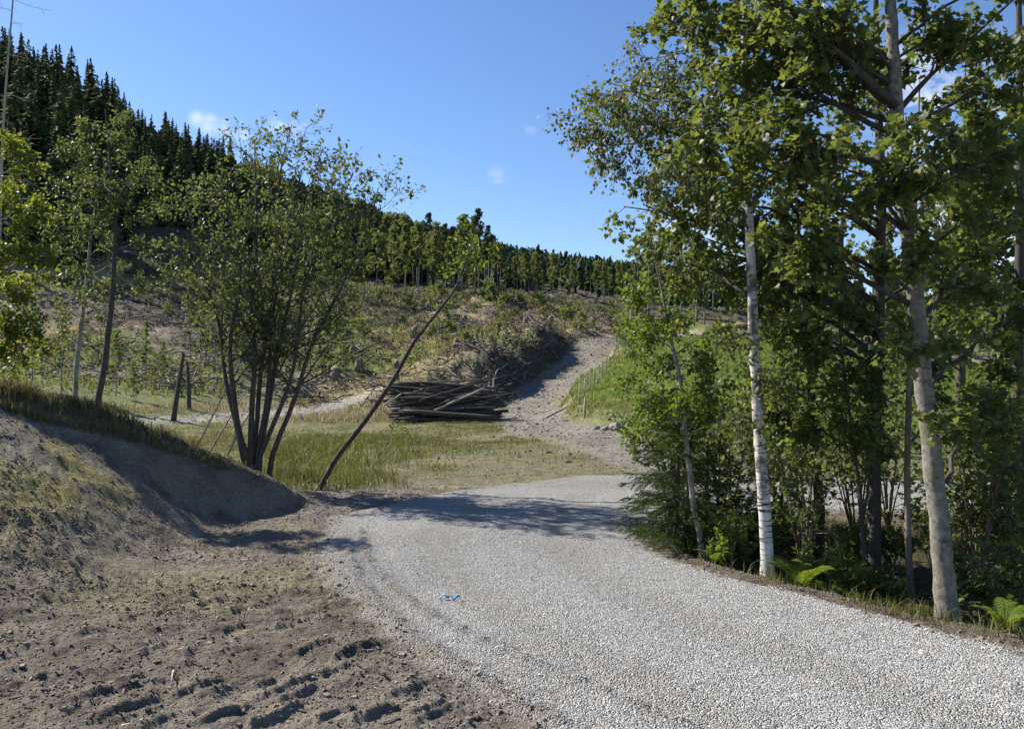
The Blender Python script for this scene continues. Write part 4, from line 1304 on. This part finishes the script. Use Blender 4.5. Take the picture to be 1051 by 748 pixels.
# glowing leafy tree at the left edge
b = np.array([*W(-12, 400, 10.2)]); b[2] = zat(b[0], b[1])
tree('leafy_tree', 'backlit yellow green tree at the left frame edge',
     [b - np.array([0, 0, .05])] + px([(-12, 380), (-10, 300), (-8, 220), (-5, 150)], 10.2), [.07, .065, .05, .03, .006],
     px([(30, 170), (10, 150), (40, 215, .3), (-20, 200), (45, 260, -.2), (20, 300, .4), (40, 330), (15, 250, -.5), (-20, 280), (30, 365, .2), (-10, 350, -.4), (50, 290, .2), (10, 200, .5), (-40, 240), (15, 330, -.4), (25, 225), (-25, 160), (48, 352, .1)], 10.2),
     'oval', .056, M['glow'], M['b_grey'], n2=13, n3=6, nl=11, L2=.42, L3=.22, show_branches=3, rise=.06)

# pale broken birch stem
b = np.array([*W(76, 400, 15.5)]); b[2] = zat(b[0], b[1])
tree('birch_tree', 'thin pale birch stem left of the slim dark one, ragged leaves',
     [b - np.array([0, 0, .05])] + px([(78, 380), (84, 330), (90, 280), (94, 230), (100, 200)], 15.5), [.05, .045, .04, .033, .025, .008],
     px([(60, 260), (120, 250), (80, 220), (110, 290), (65, 320), (105, 330), (130, 270), (70, 350)], 15.5),
     'oval', .06, M['birchleaf'], M['b_grey'], n2=9, n3=5, nl=7, L2=.45, L3=.22, show_branches=2, sides=7)

# leaning bare poles
for q, (pp, yy, lab) in enumerate([([(207, 448), (226, 412), (246, 372)], 14.0, 'longest thin bare pole leaning right against the alder'),
                                   ([(222, 452), (238, 425), (254, 398)], 14.6, 'middle thin bare pole leaning right beside the alder foot'),
                                   ([(236, 462), (246, 440), (262, 415)], 13.6, 'lowest thin bare pole leaning right at the alder foot')]):
    pts = [W(u, v, yy) for u, v in pp]
    b = pts[0] * 1; d0 = pts[0] - pts[1]; b = pts[0] + d0 / max(d0[2], -9) * 0
    zz = zat(b[0], b[1]); k = (b[2] - zz) / max(pts[1][2] - pts[0][2], .05)
    b = pts[0] - (pts[1] - pts[0]) * k
    t = thing('bare_pole', lab, 'dead sapling', b)
    mb = MB(); mb.tubes(resample([b] + pts, 10), np.linspace(.022, .008, 10), 6)
    P, R, _ = sprout(resample([b] + pts, 10)[None], np.linspace(.018, .008, 10)[None], 5, .4, 1, .35, 40, 4, .1, .05, .5, .003)
    mb.tubes(P, R, 3); mb.build('trunk', M['dead'], t, b)

# snags
for (pp, yy, r0, lab) in [([(178, 428), (183, 398), (188, 364)], 35, .11, 'tall dark leaning snag with a split top'),
                          ([(194, 396), (193, 385), (192, 374)], 38, .10, 'short dark snag standing behind the leaning one')]:
    pts = [W(u, v, yy) for u, v in pp]
    b = np.array([pts[0][0], pts[0][1], zat(pts[0][0], pts[0][1])])
    p = resample([b - np.array([0, 0, .1])] + pts, 9)
    t = thing('snag', lab, 'snag', b)
    mb = MB(); mb.tubes(p, r0 * np.linspace(1.15, .7, 9), 9)
    for q in range(5):
        a = q * 1.256
        o_ = np.array([math.cos(a), math.sin(a), 0]) * r0 * .45
        mb.tubes(np.array([p[-1] + o_ - np.array([0, 0, .05]), p[-1] + o_ * .9 + np.array([0, 0, .12 + .10 * rng.random()])]), np.array([r0 * .3, .006]), 5)
    mb.build('trunk', M['b_dark'], t, b)

# dead conifer at the top left corner
b = W(-4, 400, 30.0); b[2] = zat(b[0], b[1])
pts = [b] + px([(-1, 260), (3, 130), (9, 50), (15, -20), (18, -60)], 30.0)
t = thing('dead_tree', 'bare dead conifer at the top left corner with drooping twigs', 'dead tree', b)
p = resample(pts, 20); mb = MB(); r = np.linspace(.085, .02, 20); mb.tubes(p, r, 7)
P, R, _ = sprout(p[None], r[None], 46, .35, 1, 1.5, 85, 6, .12, -.05, .3, .012, .2)
mb.tubes(P, R, 3)
P2, R2, _ = sprout(P, R, 3, .3, 1, .5, 50, 4, .15, -.15, .5, .007, .3); mb.tubes(P2, R2, 3)
mb.build('trunk', M['dead'], t, b)


# ------------------------------------------------------------------ far tree prototypes
def proto_spruce(seed, H=13., rad=2.3, tiers=17, bare=.08):
    global rng
    old = rng; rng = np.random.default_rng(seed)
    mb = MB()
    k = 5
    mb.tubes(np.stack([np.zeros(k), np.zeros(k), np.linspace(-.5, H, k)], 1), np.linspace(.18, .02, k), 5, mi=1)
    n = tiers * 15
    f = bare + (1 - bare) * rng.random(n) ** 1.15
    lump = 1 + .18 * np.sin(f * 23 + rng.uniform(0, 6)) * rng.uniform(.3, 1, n)
    a = rng.uniform(0, 6.28, n)
    lop = 1 + .25 * np.cos(a - rng.uniform(0, 6.28))
    L = ((rad * (1 - f) ** .8 * rng.uniform(.45, 1.2, n) * lump * lop) + .16)[:, None]
    d = np.stack([np.cos(a), np.sin(a), np.zeros(n)], 1); s = np.stack([-np.sin(a), np.cos(a), np.zeros(n)], 1)
    u = np.array([0, 0, 1.])[None]; z0 = u * (H * f)[:, None]
    w = .10 + .17 * L; dr = rng.uniform(.15, .5, n)[:, None]
    v = np.stack([z0 + u * .2 + d * .05, z0 + d * L * .5 + s * w - u * L * dr * .8, z0 + d * L * .8 + s * w * .45 - u * L * dr, z0 + d * L - u * L * dr * .9, z0 + d * L * .75 - s * w * .6 - u * L * dr * 1.1,
                  z0 + d * L * .45 - s * w - u * L * dr * .8, z0 + d * L * .6 - u * L * dr * .45], 1)
    mb.add(v, [(0, 1, 6), (1, 2, 6), (2, 3, 6), (3, 4, 6), (4, 5, 6), (5, 0, 6)], rng.random(n), smooth=False)
    me = mb.mesh('spruce', [M['farspruce'], M['b_dark']])
    rng = old
    return me


def proto_broad(seed, H=9., crown0=.4, rad=1.5, n=1100, mat='farbroad', bark='b_grey', leaf=.2, blobs=13, tr=.09):
    global rng
    old = rng; rng = np.random.default_rng(seed)
    mb = MB(); k = 6
    bend = np.cumsum(rng.normal(0, .06, (k, 2)), 0)
    P = np.stack([bend[:, 0], bend[:, 1], np.linspace(-.4, H * .97, k)], 1)
    mb.tubes(P, np.linspace(tr, .015, k), 5, mi=1)
    c = []
    for i in range(blobs):
        f = crown0 + (1 - crown0) * (i + .5) / blobs
        rr = rad * (1 - ((f - crown0) / (1 - crown0)) ** 1.6) * rng.uniform(.3, .85)
        a = rng.uniform(0, 6.28)
        e = np.array([math.cos(a) * rr, math.sin(a) * rr, H * f])
        st = np.array([0, 0, H * (f - .08)])
        mb.tubes(np.stack([st, (st + e) / 2 + np.array([0, 0, .05]), e]), np.array([.03, .02, .01]), 3, mi=1)
        c.append(np.concatenate([e, [rad * rng.uniform(.28, .5)]]))
    c = np.array(c)
    i = rng.integers(0, len(c), n)
    p = c[i, :3] + norm(rng.normal(size=(n, 3))) * (c[i, 3] * rng.random(n) ** .45)[:, None] * np.array([1, 1, .8])
    ax = norm(rng.normal(size=(n, 3))); nm = norm(np.cross(ax, rng.normal(size=(n, 3)))); s = (leaf * rng.uniform(.5, 1.2, n))[:, None]
    v = np.stack([p - ax * s, p + nm * s * .6, p + ax * s, p - nm * s * .6], 1)
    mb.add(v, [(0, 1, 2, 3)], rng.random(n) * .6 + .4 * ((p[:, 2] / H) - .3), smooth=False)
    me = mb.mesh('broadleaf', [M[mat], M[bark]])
    rng = old
    return me


SPR = [proto_spruce(100 + i, 13, r_, 17, b_) for i, (r_, b_) in enumerate([(2.9, .04), (2.4, .06), (3.2, .06), (2.6, .14)])]
BRO = [proto_broad(200 + i, 9, c_, r_, 1000) for i, (c_, r_) in enumerate([(.35, 1.3), (.25, 1.5), (.5, 1.2), (.45, 1.6)])]
PIN = [proto_broad(300 + i, 12, .58, 1.5, 800, 'farspruce', 'b_grey', .22, 10, .12) for i in range(3)]

VLIM_U = [-200, 0, 60, 110, 150, 210, 260, 400, 450, 520, 640, 1051, 1400]
VLIM_V = [305, 300, 288, 266, 238, 236, 262, 292, 300, 299, 312, 345, 360]


def ground_v(x, y, z):
    return HV - (z - EYE) / y * F, 525.5 + x / y * F


def forest_pts(n, u0, u1, y0, y1, seed):
    r_ = np.random.default_rng(seed)
    u = r_.uniform(u0, u1, n); y = np.sqrt(r_.uniform(y0 ** 2, y1 ** 2, n))
    x = (u - 525.5) / F * y
    z = height(x, y, None, False)
    v, _ = ground_v(x, y, z)
    ok = v < np.interp(u, VLIM_U, VLIM_V)
    return x[ok], y[ok], z[ok], u[ok], v[ok]


def put(me, name, loc, s, rz, label, cat, group, sz=None):
    o = bpy.data.objects.new(name, me); COL.objects.link(o)
    o.location = [float(a) for a in loc]; o.rotation_euler = (0, 0, float(rz)); o.scale = (s, s, s if sz is None else sz)
    return tag(o, label, cat, group)


# dark spruces on the steep slope, nearest first
x, y, z, u, v = forest_pts(1100, -40, 420, 72, 215, 5)
gx, gy = [], []
used = []
order = np.argsort(y)
r_ = np.random.default_rng(9)
for i in order:
    if len(used) >= 290: break
    if all((x[i] - a) ** 2 + (y[i] - b) ** 2 > 2.5 ** 2 for a, b in used):
        used.append((x[i], y[i]))
        h = np.clip(r_.normal(.92, .10), .6, 1.15) * (.8 + .22 * (u[i] < 130) * (y[i] > 90))
        put(SPR[r_.integers(0, 4)], 'spruce_tree', (x[i], y[i], z[i]), h * .95, r_.uniform(0, 6.28), 'dark spruce in the forest covering the shaded left slope', 'spruce', 'spruces on the dark left slope', h)

# pines and birches with pale trunks at the upper edge of the clearing
cnt = 0
x, y, z, u, v = forest_pts(3000, 395, 670, 92, 175, 6)
order = np.argsort(y); used2 = []
for i in order:
    if len(used2) >= 110: break
    if all((x[i] - a) ** 2 + (y[i] - b) ** 2 > 1.9 ** 2 for a, b in used2):
        used2.append((x[i], y[i]))
        if r_.random() < .7:
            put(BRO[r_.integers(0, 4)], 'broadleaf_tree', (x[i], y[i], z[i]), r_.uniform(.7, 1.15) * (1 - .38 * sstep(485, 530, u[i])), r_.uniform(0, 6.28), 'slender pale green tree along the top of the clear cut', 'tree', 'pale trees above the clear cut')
        else:
            put(PIN[r_.integers(0, 3)], 'pine_tree', (x[i], y[i], z[i]), r_.uniform(.6, .9) * (1 - .38 * sstep(485, 530, u[i])), r_.uniform(0, 6.28), 'dark topped pine with a bare trunk above the clear cut', 'pine', 'pines above the clear cut')

# trees left standing on the clear-cut
SB = [(333, 322, 80), (352, 318, 82), (374, 312, 86), (388, 318, 84), (404, 312, 88), (416, 306, 92), (430, 303, 93), (447, 306, 90), (462, 303, 92), (474, 311, 88), (487, 303, 93), (505, 300, 95), (360, 300, 95), (320, 306, 88)]
for (uu, vv, yy) in SB:
    p = W(uu, vv, yy); p[2] = zat(p[0], p[1])
    put(BRO[r_.integers(0, 4)], 'birch_tree', p, r_.uniform(.75, 1.05), r_.uniform(0, 6.28), 'tall thin birch left standing on the clear cut slope', 'birch', 'birches standing on the clear cut')
BROS = [proto_broad(400 + i, 5, .3, .6, 420, 'farbroad', 'b_grey', .11, 11, .04) for i in range(3)]
for (uu, yy, s) in [(207, 46, 1.0), (222, 48, 1.1), (228, 50, 1.15), (168, 42, .55), (137, 36, .5), (245, 47, 1.0), (150, 44, .7), (310, 52, 1.0), (196, 52, 1.2), (120, 40, .7), (60, 38, 1.0), (30, 40, 1.1), (285, 55, 1.1), (330, 58, .9)]:
    p = W(uu, 400, yy); p[2] = zat(p[0], p[1])
    put(BROS[r_.integers(0, 3)], 'sapling', p, s, r_.uniform(0, 6.28), 'spindly sapling standing on the rough ground behind the bank', 'sapling', 'spindly saplings behind the bank')

# broadleaf trees behind the meadow on the right
for i in range(44):
    uu = r_.uniform(650, 1100); yy = r_.uniform(78, 125)
    p = W(uu, 350, yy); p[2] = zat(p[0], p[1])
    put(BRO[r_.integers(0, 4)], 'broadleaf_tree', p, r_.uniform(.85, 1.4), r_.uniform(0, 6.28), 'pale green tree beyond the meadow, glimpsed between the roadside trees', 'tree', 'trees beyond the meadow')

# low bushes on the clear-cut
BUS = [proto_broad(500 + i, 1.3, .05, .9, 260, 'farbroad', 'b_grey', .12, 8, .02) for i in range(3)]
for i in range(80):
    uu = r_.uniform(150, 640); yy = r_.uniform(50, 100)
    p = W(uu, 350, yy); p[2] = zat(p[0], p[1])
    mm = masks(np.array([p[0]]), np.array([p[1]]))
    if mm['tr_raw'][0] < 1.2 or (mm['tr_s'][0] < 0 and yy < 74): continue
    put(BUS[r_.integers(0, 3)], 'bush', p, r_.uniform(.5, 1.5), r_.uniform(0, 6.28), 'low green bush on the clear cut slope', 'bush', 'bushes on the clear cut')
for (uu, vv, yy, s) in [(640, 365, 58, 1.6), (648, 350, 62, 1.8), (655, 380, 50, 1.3), (636, 340, 68, 1.6)]:
    p = W(uu, vv, yy); p[2] = zat(p[0], p[1])
    put(BUS[r_.integers(0, 3)], 'bush', p, s, r_.uniform(0, 6.28), 'green bush at the upper meadow edge by the track bend', 'bush', 'bushes by the track bend')

# stumps
ST = MB(); ST.tubes(np.array([[0, 0, -.2], [0, 0, .1], [0, 0, .38], [0.01, 0, .40]]), np.array([.26, .21, .17, .16]), 9, np.array([.4]), 0)
STm = ST.mesh('stump', [M['b_brown']])
for i in range(46):
    uu = r_.uniform(140, 600); yy = r_.uniform(48, 98)
    p = W(uu, 350, yy); p[2] = zat(p[0], p[1])
    mm = masks(np.array([p[0]]), np.array([p[1]]))
    if mm['tr_raw'][0] < 1.5: continue
    put(STm, 'tree_stump', p, r_.uniform(.7, 1.5), r_.uniform(0, 6.28), 'grey cut stump on the clear cut slope', 'stump', 'stumps on the clear cut')

# far wood over the ridge, one mass
x, y, z, u, v = forest_pts(24000, -80, 1250, 100, 620, 8)
ok = ~((u < 420) & (y < 112)) & ~((u > 395) & (u < 670) & (y < 135))
x, y, z = x[ok], y[ok], z[ok]
n = len(x)
mb = MB()
nb = 7
h = r_.uniform(3.2, 7.0, n); rd = r_.uniform(.8, 1.7, n); tn = np.clip(.5 + .35 * fbm(x * .05, y * .05, 3, 95) + r_.normal(0, .22, n), 0, 1)
pk = r_.random(n) < .35
for tier in range(5):
    f0 = [.10, .30, .50, .68, .84][tier]; f1 = [.48, .64, .80, .92, 1.02][tier]
    k = np.where(pk, [1., .85, .64, .42, .22][tier], [.8, 1.0, .95, .75, .45][tier])[:, None]
    a = np.arange(nb)[None] * 6.283 / nb + r_.uniform(0, 6.28, (n, 1)) + r_.normal(0, .25, (n, nb))
    rr = rd[:, None] * k * r_.uniform(.45, 1.2, (n, nb))
    ring = np.stack([x[:, None] + rr * np.cos(a), y[:, None] + rr * np.sin(a), (z + h * f0)[:, None] + r_.uniform(-.8, .8, (n, nb))], 2)
    top = np.stack([x + r_.normal(0, .35, n), y + r_.normal(0, .35, n), z + h * f1], 1)[:, None]
    mb.add(np.concatenate([ring, top], 1), [(i, (i + 1) % nb, nb) for i in range(nb)], np.clip(tn + r_.normal(0, .15, n), 0, 1), smooth=False)
tag(mb.build('distant_forest', [M['farspruce']]), 'dark forest covering the distant ridge', 'forest', kind='stuff')

# ------------------------------------------------------------------ log pile
LP0 = np.array([-3.15, 37.0]); gz = zat(*LP0)


def log_mesh(seed, L, r, mat='log'):
    r2 = np.random.default_rng(seed)
    mb = MB(); k = 7
    P = np.stack([np.linspace(-L / 2, L / 2, k), np.cumsum(r2.normal(0, .035, k)), np.cumsum(r2.normal(0, .03, k))], 1)
    mb.tubes(P, r * np.linspace(1.1, .72, k) * r2.uniform(.94, 1.06, k), 9)
    return mb.mesh('log', [M[mat]])


LM = [log_mesh(600 + i, L, r) for i, (L, r) in enumerate([(4.6, .085), (5.0, .10), (4.2, .07), (4.8, .125), (3.0, .05), (5.5, .08), (2.4, .045), (5.2, .06), (3.8, .095)])]
LG = [log_mesh(650 + i, L, r, 'loggrey') for i, (L, r) in enumerate([(4.4, .07), (5.1, .085), (3.0, .05), (4.8, .06)])]
row_n = [12, 12, 11, 11, 10, 10, 9, 7, 5, 3]
zc = gz + .10
for j, nn in enumerate(row_n):
    for i in range(nn):
        yy = LP0[1] + (i - nn / 2) * .185 + r_.normal(0, .07)
        o = bpy.data.objects.new('log', LM[r_.integers(0, 9)] if r_.random() < .9 else LG[r_.integers(0, 4)]); COL.objects.link(o)
        o.location = (float(LP0[0] + r_.normal(0, .2) - .02 * j), float(yy), float(zc + r_.normal(0, .05)))
        o.rotation_euler = (float(r_.uniform(0, 6.28)), float(r_.normal(0, .045) + (r_.normal(0, .12) if r_.random() < .2 else 0)), float(r_.normal(0, .11) + (math.pi if r_.random() < .5 else 0)))
        o.scale = (1, .85, .85)
        tag(o, 'dark log lying lengthwise in the stacked log pile by the track', 'log', 'logs stacked in the roadside pile')
    zc += .16
for q in range(9):
    o = bpy.data.objects.new('log', LM[[4, 6, 7, 4, 6, 2, 7, 6, 4][q]]); COL.objects.link(o)
    o.location = (float(LP0[0] + r_.uniform(-1.7, 1.7)), float(LP0[1] - 1.25 + r_.normal(0, .12) + .04 * q), float(gz + r_.uniform(.35, 1.5)))
    o.rotation_euler = (float(r_.uniform(0, 6.28)), float(r_.choice([-1, 1]) * r_.uniform(.08, .34)), float(r_.normal(0, .2)))
    o.scale = (r_.uniform(.6, .9), .8, .8)
    tag(o, 'thin dark pole lying askew across the face of the log pile', 'log', 'askew poles on the log pile')
# pale peeled stem leaning over the front, bottom skid log
def one_log(a, b_, r0, r1, mat, label, name='log'):
    a = np.array(a, float); b_ = np.array(b_, float); t = np.linspace(0, 1, 7)[:, None]
    p = a + (b_ - a) * t; p[1:-1] += np.random.default_rng(3).normal(0, .01, (5, 3))
    mb = MB(); mb.tubes(p, np.linspace(r0, r1, 7), 9)
    return tag(mb.build(name, M[mat], None, tuple(a)), label, 'log')


one_log(W(446, 421, 35.3), W(497, 398, 35.6), .06, .045, 'logpale', 'pale peeled log leaning diagonally across the pile front')
one_log(W(414, 421.5, 35.1), W(513, 428.5, 34.6), .085, .10, 'log', 'long straight log at the bottom front of the pile')
one_log(W(394, 416, 35.4), W(412, 404, 35.9), .06, .04, 'logpale', 'short pale pole poking out at the pile left end')

# ------------------------------------------------------------------ fence, posts
fp = []
for u, v, y in [(586, 412, 34), (592, 408, 36), (598, 404, 38), (603, 400, 40), (608, 396, 42), (612, 392, 44), (616, 389, 46), (620, 385, 48), (624, 381, 50), (627, 377, 52.5), (630, 372, 55)]:
    p = W(u, v, y)
    fp.append((p[0] + .35, y, zat(p[0] + .35, y)))
t = thing('wire_fence', 'low fence of thin wooden posts along the meadow edge beside the track', 'fence', fp[0])
for p in fp:
    mb = MB(); p = np.array(p); tl = np.random.default_rng(int(p[1] * 10)).normal(0, .04, 2)
    mb.tubes(np.array([p - [0, 0, .2], p + [tl[0] * .5, 0, .5], p + [tl[0], tl[1], .95]]), np.array([.034, .031, .026]), 6)
    mb.build('post', M['post'], t, fp[0])
for h_ in (.3, .6, .85):
    mb = MB(); q = np.array(fp) + np.array([0, 0, h_])
    mb.tubes(q, np.full(len(q), .006), 3); mb.build('wire', M['wire'], t, fp[0])


def post(u, y, h, r, label, mat='post', name='wooden_post'):
    x_ = (u - 525.5) / F * y; z_ = zat(x_, y)
    mb = MB(); p = np.array([x_, y, z_])
    mb.tubes(np.array([p - [0, 0, .2], p + [.01, 0, h * .5], p + [.03, 0, h * .97], p + [.03, 0, h]]), np.array([r, r * .97, r * .9, r * .5]), 8)
    return tag(mb.build(name, M[mat], None, tuple(p)), label, 'post')


post(506, 41, 1.5, .05, 'thin brown post standing right behind the log pile', 'dead')
post(647, 57, 2.6, .06, 'tall pale pole by the bushes at the track bend', 'post', 'wooden_pole')
post(600, 30, .8, .05, 'short pale post at the near end of the meadow', 'post')

# pale planks lying at the fence end
p = W(572, 420, 33); zz = zat(p[0], p[1])
one_log((p[0] - .5, 33, zz + .08), (p[0] + .5, 33.6, zz + .55), .05, .04, 'logpale', 'short pale stick propped at the near end of the fence', 'stick')

# rocks at the meadow lip
for (uu, yy, s, lab) in [(634, 24.5, .22, 'largest grey rock at the meadow lip by the track'), (612, 26.5, .12, 'smaller grey rock left of the large one at the meadow lip'), (622, 25.5, .14, 'smallest rock between the two at the meadow lip')]:
    x_ = (uu - 525.5) / F * yy; z_ = zat(x_, yy)
    mb = MB(); n0 = 10
    lat = np.linspace(-1.3, 1.45, 6)
    vv = np.concatenate([np.stack([np.cos(l) * np.cos(np.arange(n0) * 6.283 / n0), np.cos(l) * np.sin(np.arange(n0) * 6.283 / n0), np.full(n0, math.sin(l))], 1) for l in lat])
    vv = vv * (1 + rng.uniform(-.16, .16, (len(vv), 1))) * s * np.array([1.3, 1, .8]) + np.array([x_, yy, z_ + s * .3])
    fc = [(i * n0 + j, i * n0 + (j + 1) % n0, (i + 1) * n0 + (j + 1) % n0, (i + 1) * n0 + j) for i in range(5) for j in range(n0)] + [tuple(range(5 * n0, 6 * n0))]
    mb.add(vv[None], fc, np.array([.5]), smooth=False)
    tag(mb.build('rock', M['rock'], None, (x_, yy, z_)), lab, 'rock')

# blue plastic strip on the gravel
gx_, gy_ = G(462, 619)
t_ = np.linspace(0, 1, 14)
mb = MB()
c = np.stack([gx_ - .075 + .15 * t_, gy_ + .03 * np.sin(t_ * 7), height(gx_ - .075 + .15 * t_, gy_ + .03 * np.sin(t_ * 7)) + .018 + .02 * np.abs(np.sin(t_ * 9))], 1)
wd = np.stack([np.zeros(14), np.full(14, .010) * (1 + .4 * np.sin(t_ * 12)), .012 * np.cos(t_ * 8)], 1)
v = np.concatenate([c - wd, c + wd, c - wd - [0, 0, .003], c + wd - [0, 0, .003]])
fc = [(i, i + 1, 14 + i + 1, 14 + i) for i in range(13)] + [(28 + i, 42 + i, 42 + i + 1, 28 + i + 1) for i in range(13)] + [(i, 28 + i, 28 + i + 1, i + 1) for i in range(13)] + [(14 + i, 14 + i + 1, 42 + i + 1, 42 + i) for i in range(13)]
mb.add(v[None], fc, np.array([.5]))
tag(mb.build('plastic_strip', M['blue'], None, (gx_, gy_, 0)), 'crumpled blue plastic strip lying on the gravel', 'litter')

# sticks lying about
for (u0, v0, u1, v1, r0, lab, mt) in [(178, 690, 176, 706, .006, 'short pale twig standing in the tracked mud', 'logpale'), (392, 480, 402, 470, .012, 'forked pale stick in the grass right of the leaning trunk', 'logpale')]:
    a = np.array([*G(u0, v0), 0]); a[2] = zat(a[0], a[1]) + .01
    b2 = W(u1, v1, a[1] + .08) if v1 < v0 else np.array([*G(u1, v1), 0.03])
    b2[2] = max(b2[2], zat(b2[0], b2[1]) + .02)
    mb = MB(); mb.tubes(np.stack([a, (a + b2) / 2 + [0, 0, .01], b2]), np.array([r0, r0 * .8, r0 * .5]), 5)
    tag(mb.build('stick', M[mt], None, tuple(a)), lab, 'stick')

# ------------------------------------------------------------------ sun, sky, camera
EL = math.radians(40)
AZ = math.atan2(-.88, .47)          # from +Y towards +X
sd = np.array([math.sin(AZ) * math.cos(EL), math.cos(AZ) * math.cos(EL), math.sin(EL)])
sun = bpy.data.lights.new('sun', 'SUN'); sun.energy = 4.7; sun.angle = math.radians(.53); sun.color = (1, .94, .84)
so = bpy.data.objects.new('sun', sun); COL.objects.link(so)
from mathutils import Vector
so.rotation_euler = Vector((-sd[0], -sd[1], -sd[2])).to_track_quat('-Z', 'Y').to_euler()

w = bpy.data.worlds.new('World'); scene.world = w; w.use_nodes = True
nt = w.node_tree; nt.nodes.clear()
out = nt.nodes.new('ShaderNodeOutputWorld'); bg = nt.nodes.new('ShaderNodeBackground'); bg.inputs[1].default_value = .078
sky = nt.nodes.new('ShaderNodeTexSky'); sky.sky_type = 'NISHITA'; sky.sun_disc = False
sky.sun_elevation = EL; sky.sun_rotation = AZ; sky.air_density = 1.0; sky.dust_density = .12; sky.ozone_density = 2.2; sky.altitude = 200
hsv = nt.nodes.new('ShaderNodeHueSaturation'); hsv.inputs['Saturation'].default_value = 1.16; hsv.inputs['Hue'].default_value = .509
nt.links.new(sky.outputs[0], hsv.inputs['Color'])
col = hsv.outputs[0]
# small wisps of cloud at fixed directions of the sky
tc = nt.nodes.new('ShaderNodeTexCoord')
nz = nd(nt, 'ShaderNodeTexNoise', in_Scale=14.0, in_Detail=7.0, in_Roughness=.62)
mp = nt.nodes.new('ShaderNodeMapping'); mp.inputs['Scale'].default_value = (1, 1, 2.2)
nt.links.new(tc.outputs['Generated'], mp.inputs[0]); nt.links.new(mp.outputs[0], nz.inputs['Vector'])
tot = None
for (uu, vv, rad, amp) in [(203, 123, .014, .5), (216, 128, .017, .7), (232, 131, .015, .55), (250, 133, .018, .6), (275, 128, .02, .75), (292, 124, .022, .9), (308, 127, .02, .8), (322, 131, .016, .6), (511, 181, .018, .42), (545, 131, .012, .35), (960, 95, .10, .8), (1030, 140, .12, .85), (1050, 260, .12, .8), (700, 230, .06, .4), (740, 265, .07, .4), (985, 210, .06, .7), (840, 215, .05, .5), (612, 150, .02, .3)]:
    d = norm(W(uu, vv, 1.0) - np.array([0, 0, EYE]))
    vm = nt.nodes.new('ShaderNodeVectorMath'); vm.operation = 'DISTANCE'
    nt.links.new(tc.outputs['Generated'], vm.inputs[0]); vm.inputs[1].default_value = tuple(float(q) for q in d)
    mr = nt.nodes.new('ShaderNodeMapRange'); mr.interpolation_type = 'SMOOTHSTEP'
    mr.inputs[1].default_value = rad; mr.inputs[2].default_value = 0; mr.inputs[3].default_value = 0; mr.inputs[4].default_value = amp
    nt.links.new(vm.outputs['Value'], mr.inputs[0])
    tot = mr.outputs[0] if tot is None else math_n(nt, 'MAXIMUM', tot, mr.outputs[0])
cm = math_n(nt, 'MULTIPLY', tot, ramp(nt, nz.outputs[0], [(.42, (0, 0, 0)), (.64, (1, 1, 1))]))
col = mixc(nt, cm, col, (7.5, 7.6, 7.8))
nt.links.new(col, bg.inputs[0]); nt.links.new(bg.outputs[0], out.inputs[0])

cam = bpy.data.cameras.new('camera'); co = bpy.data.objects.new('camera', cam); COL.objects.link(co)
cam.sensor_width = 36; cam.lens = F / 1051 * 36; cam.clip_start = .05; cam.clip_end = 6000
cam.shift_y = (HV - 374) / 1051
co.location = (0, 0, EYE); co.rotation_euler = (math.radians(90), 0, 0)
scene.camera = co

scene.render.engine = 'CYCLES'
cy = scene.cycles
cy.use_denoising = True
cy.max_bounces = 6; cy.diffuse_bounces = 3; cy.glossy_bounces = 2; cy.transmission_bounces = 4; cy.transparent_max_bounces = 4
cy.sample_clamp_indirect = 6
cy.use_adaptive_sampling = True; cy.adaptive_threshold = .02
vs = scene.view_settings
vs.view_transform = 'Standard'; vs.look = 'None'; vs.exposure = 1.2; vs.gamma = 1
vs.use_curve_mapping = False
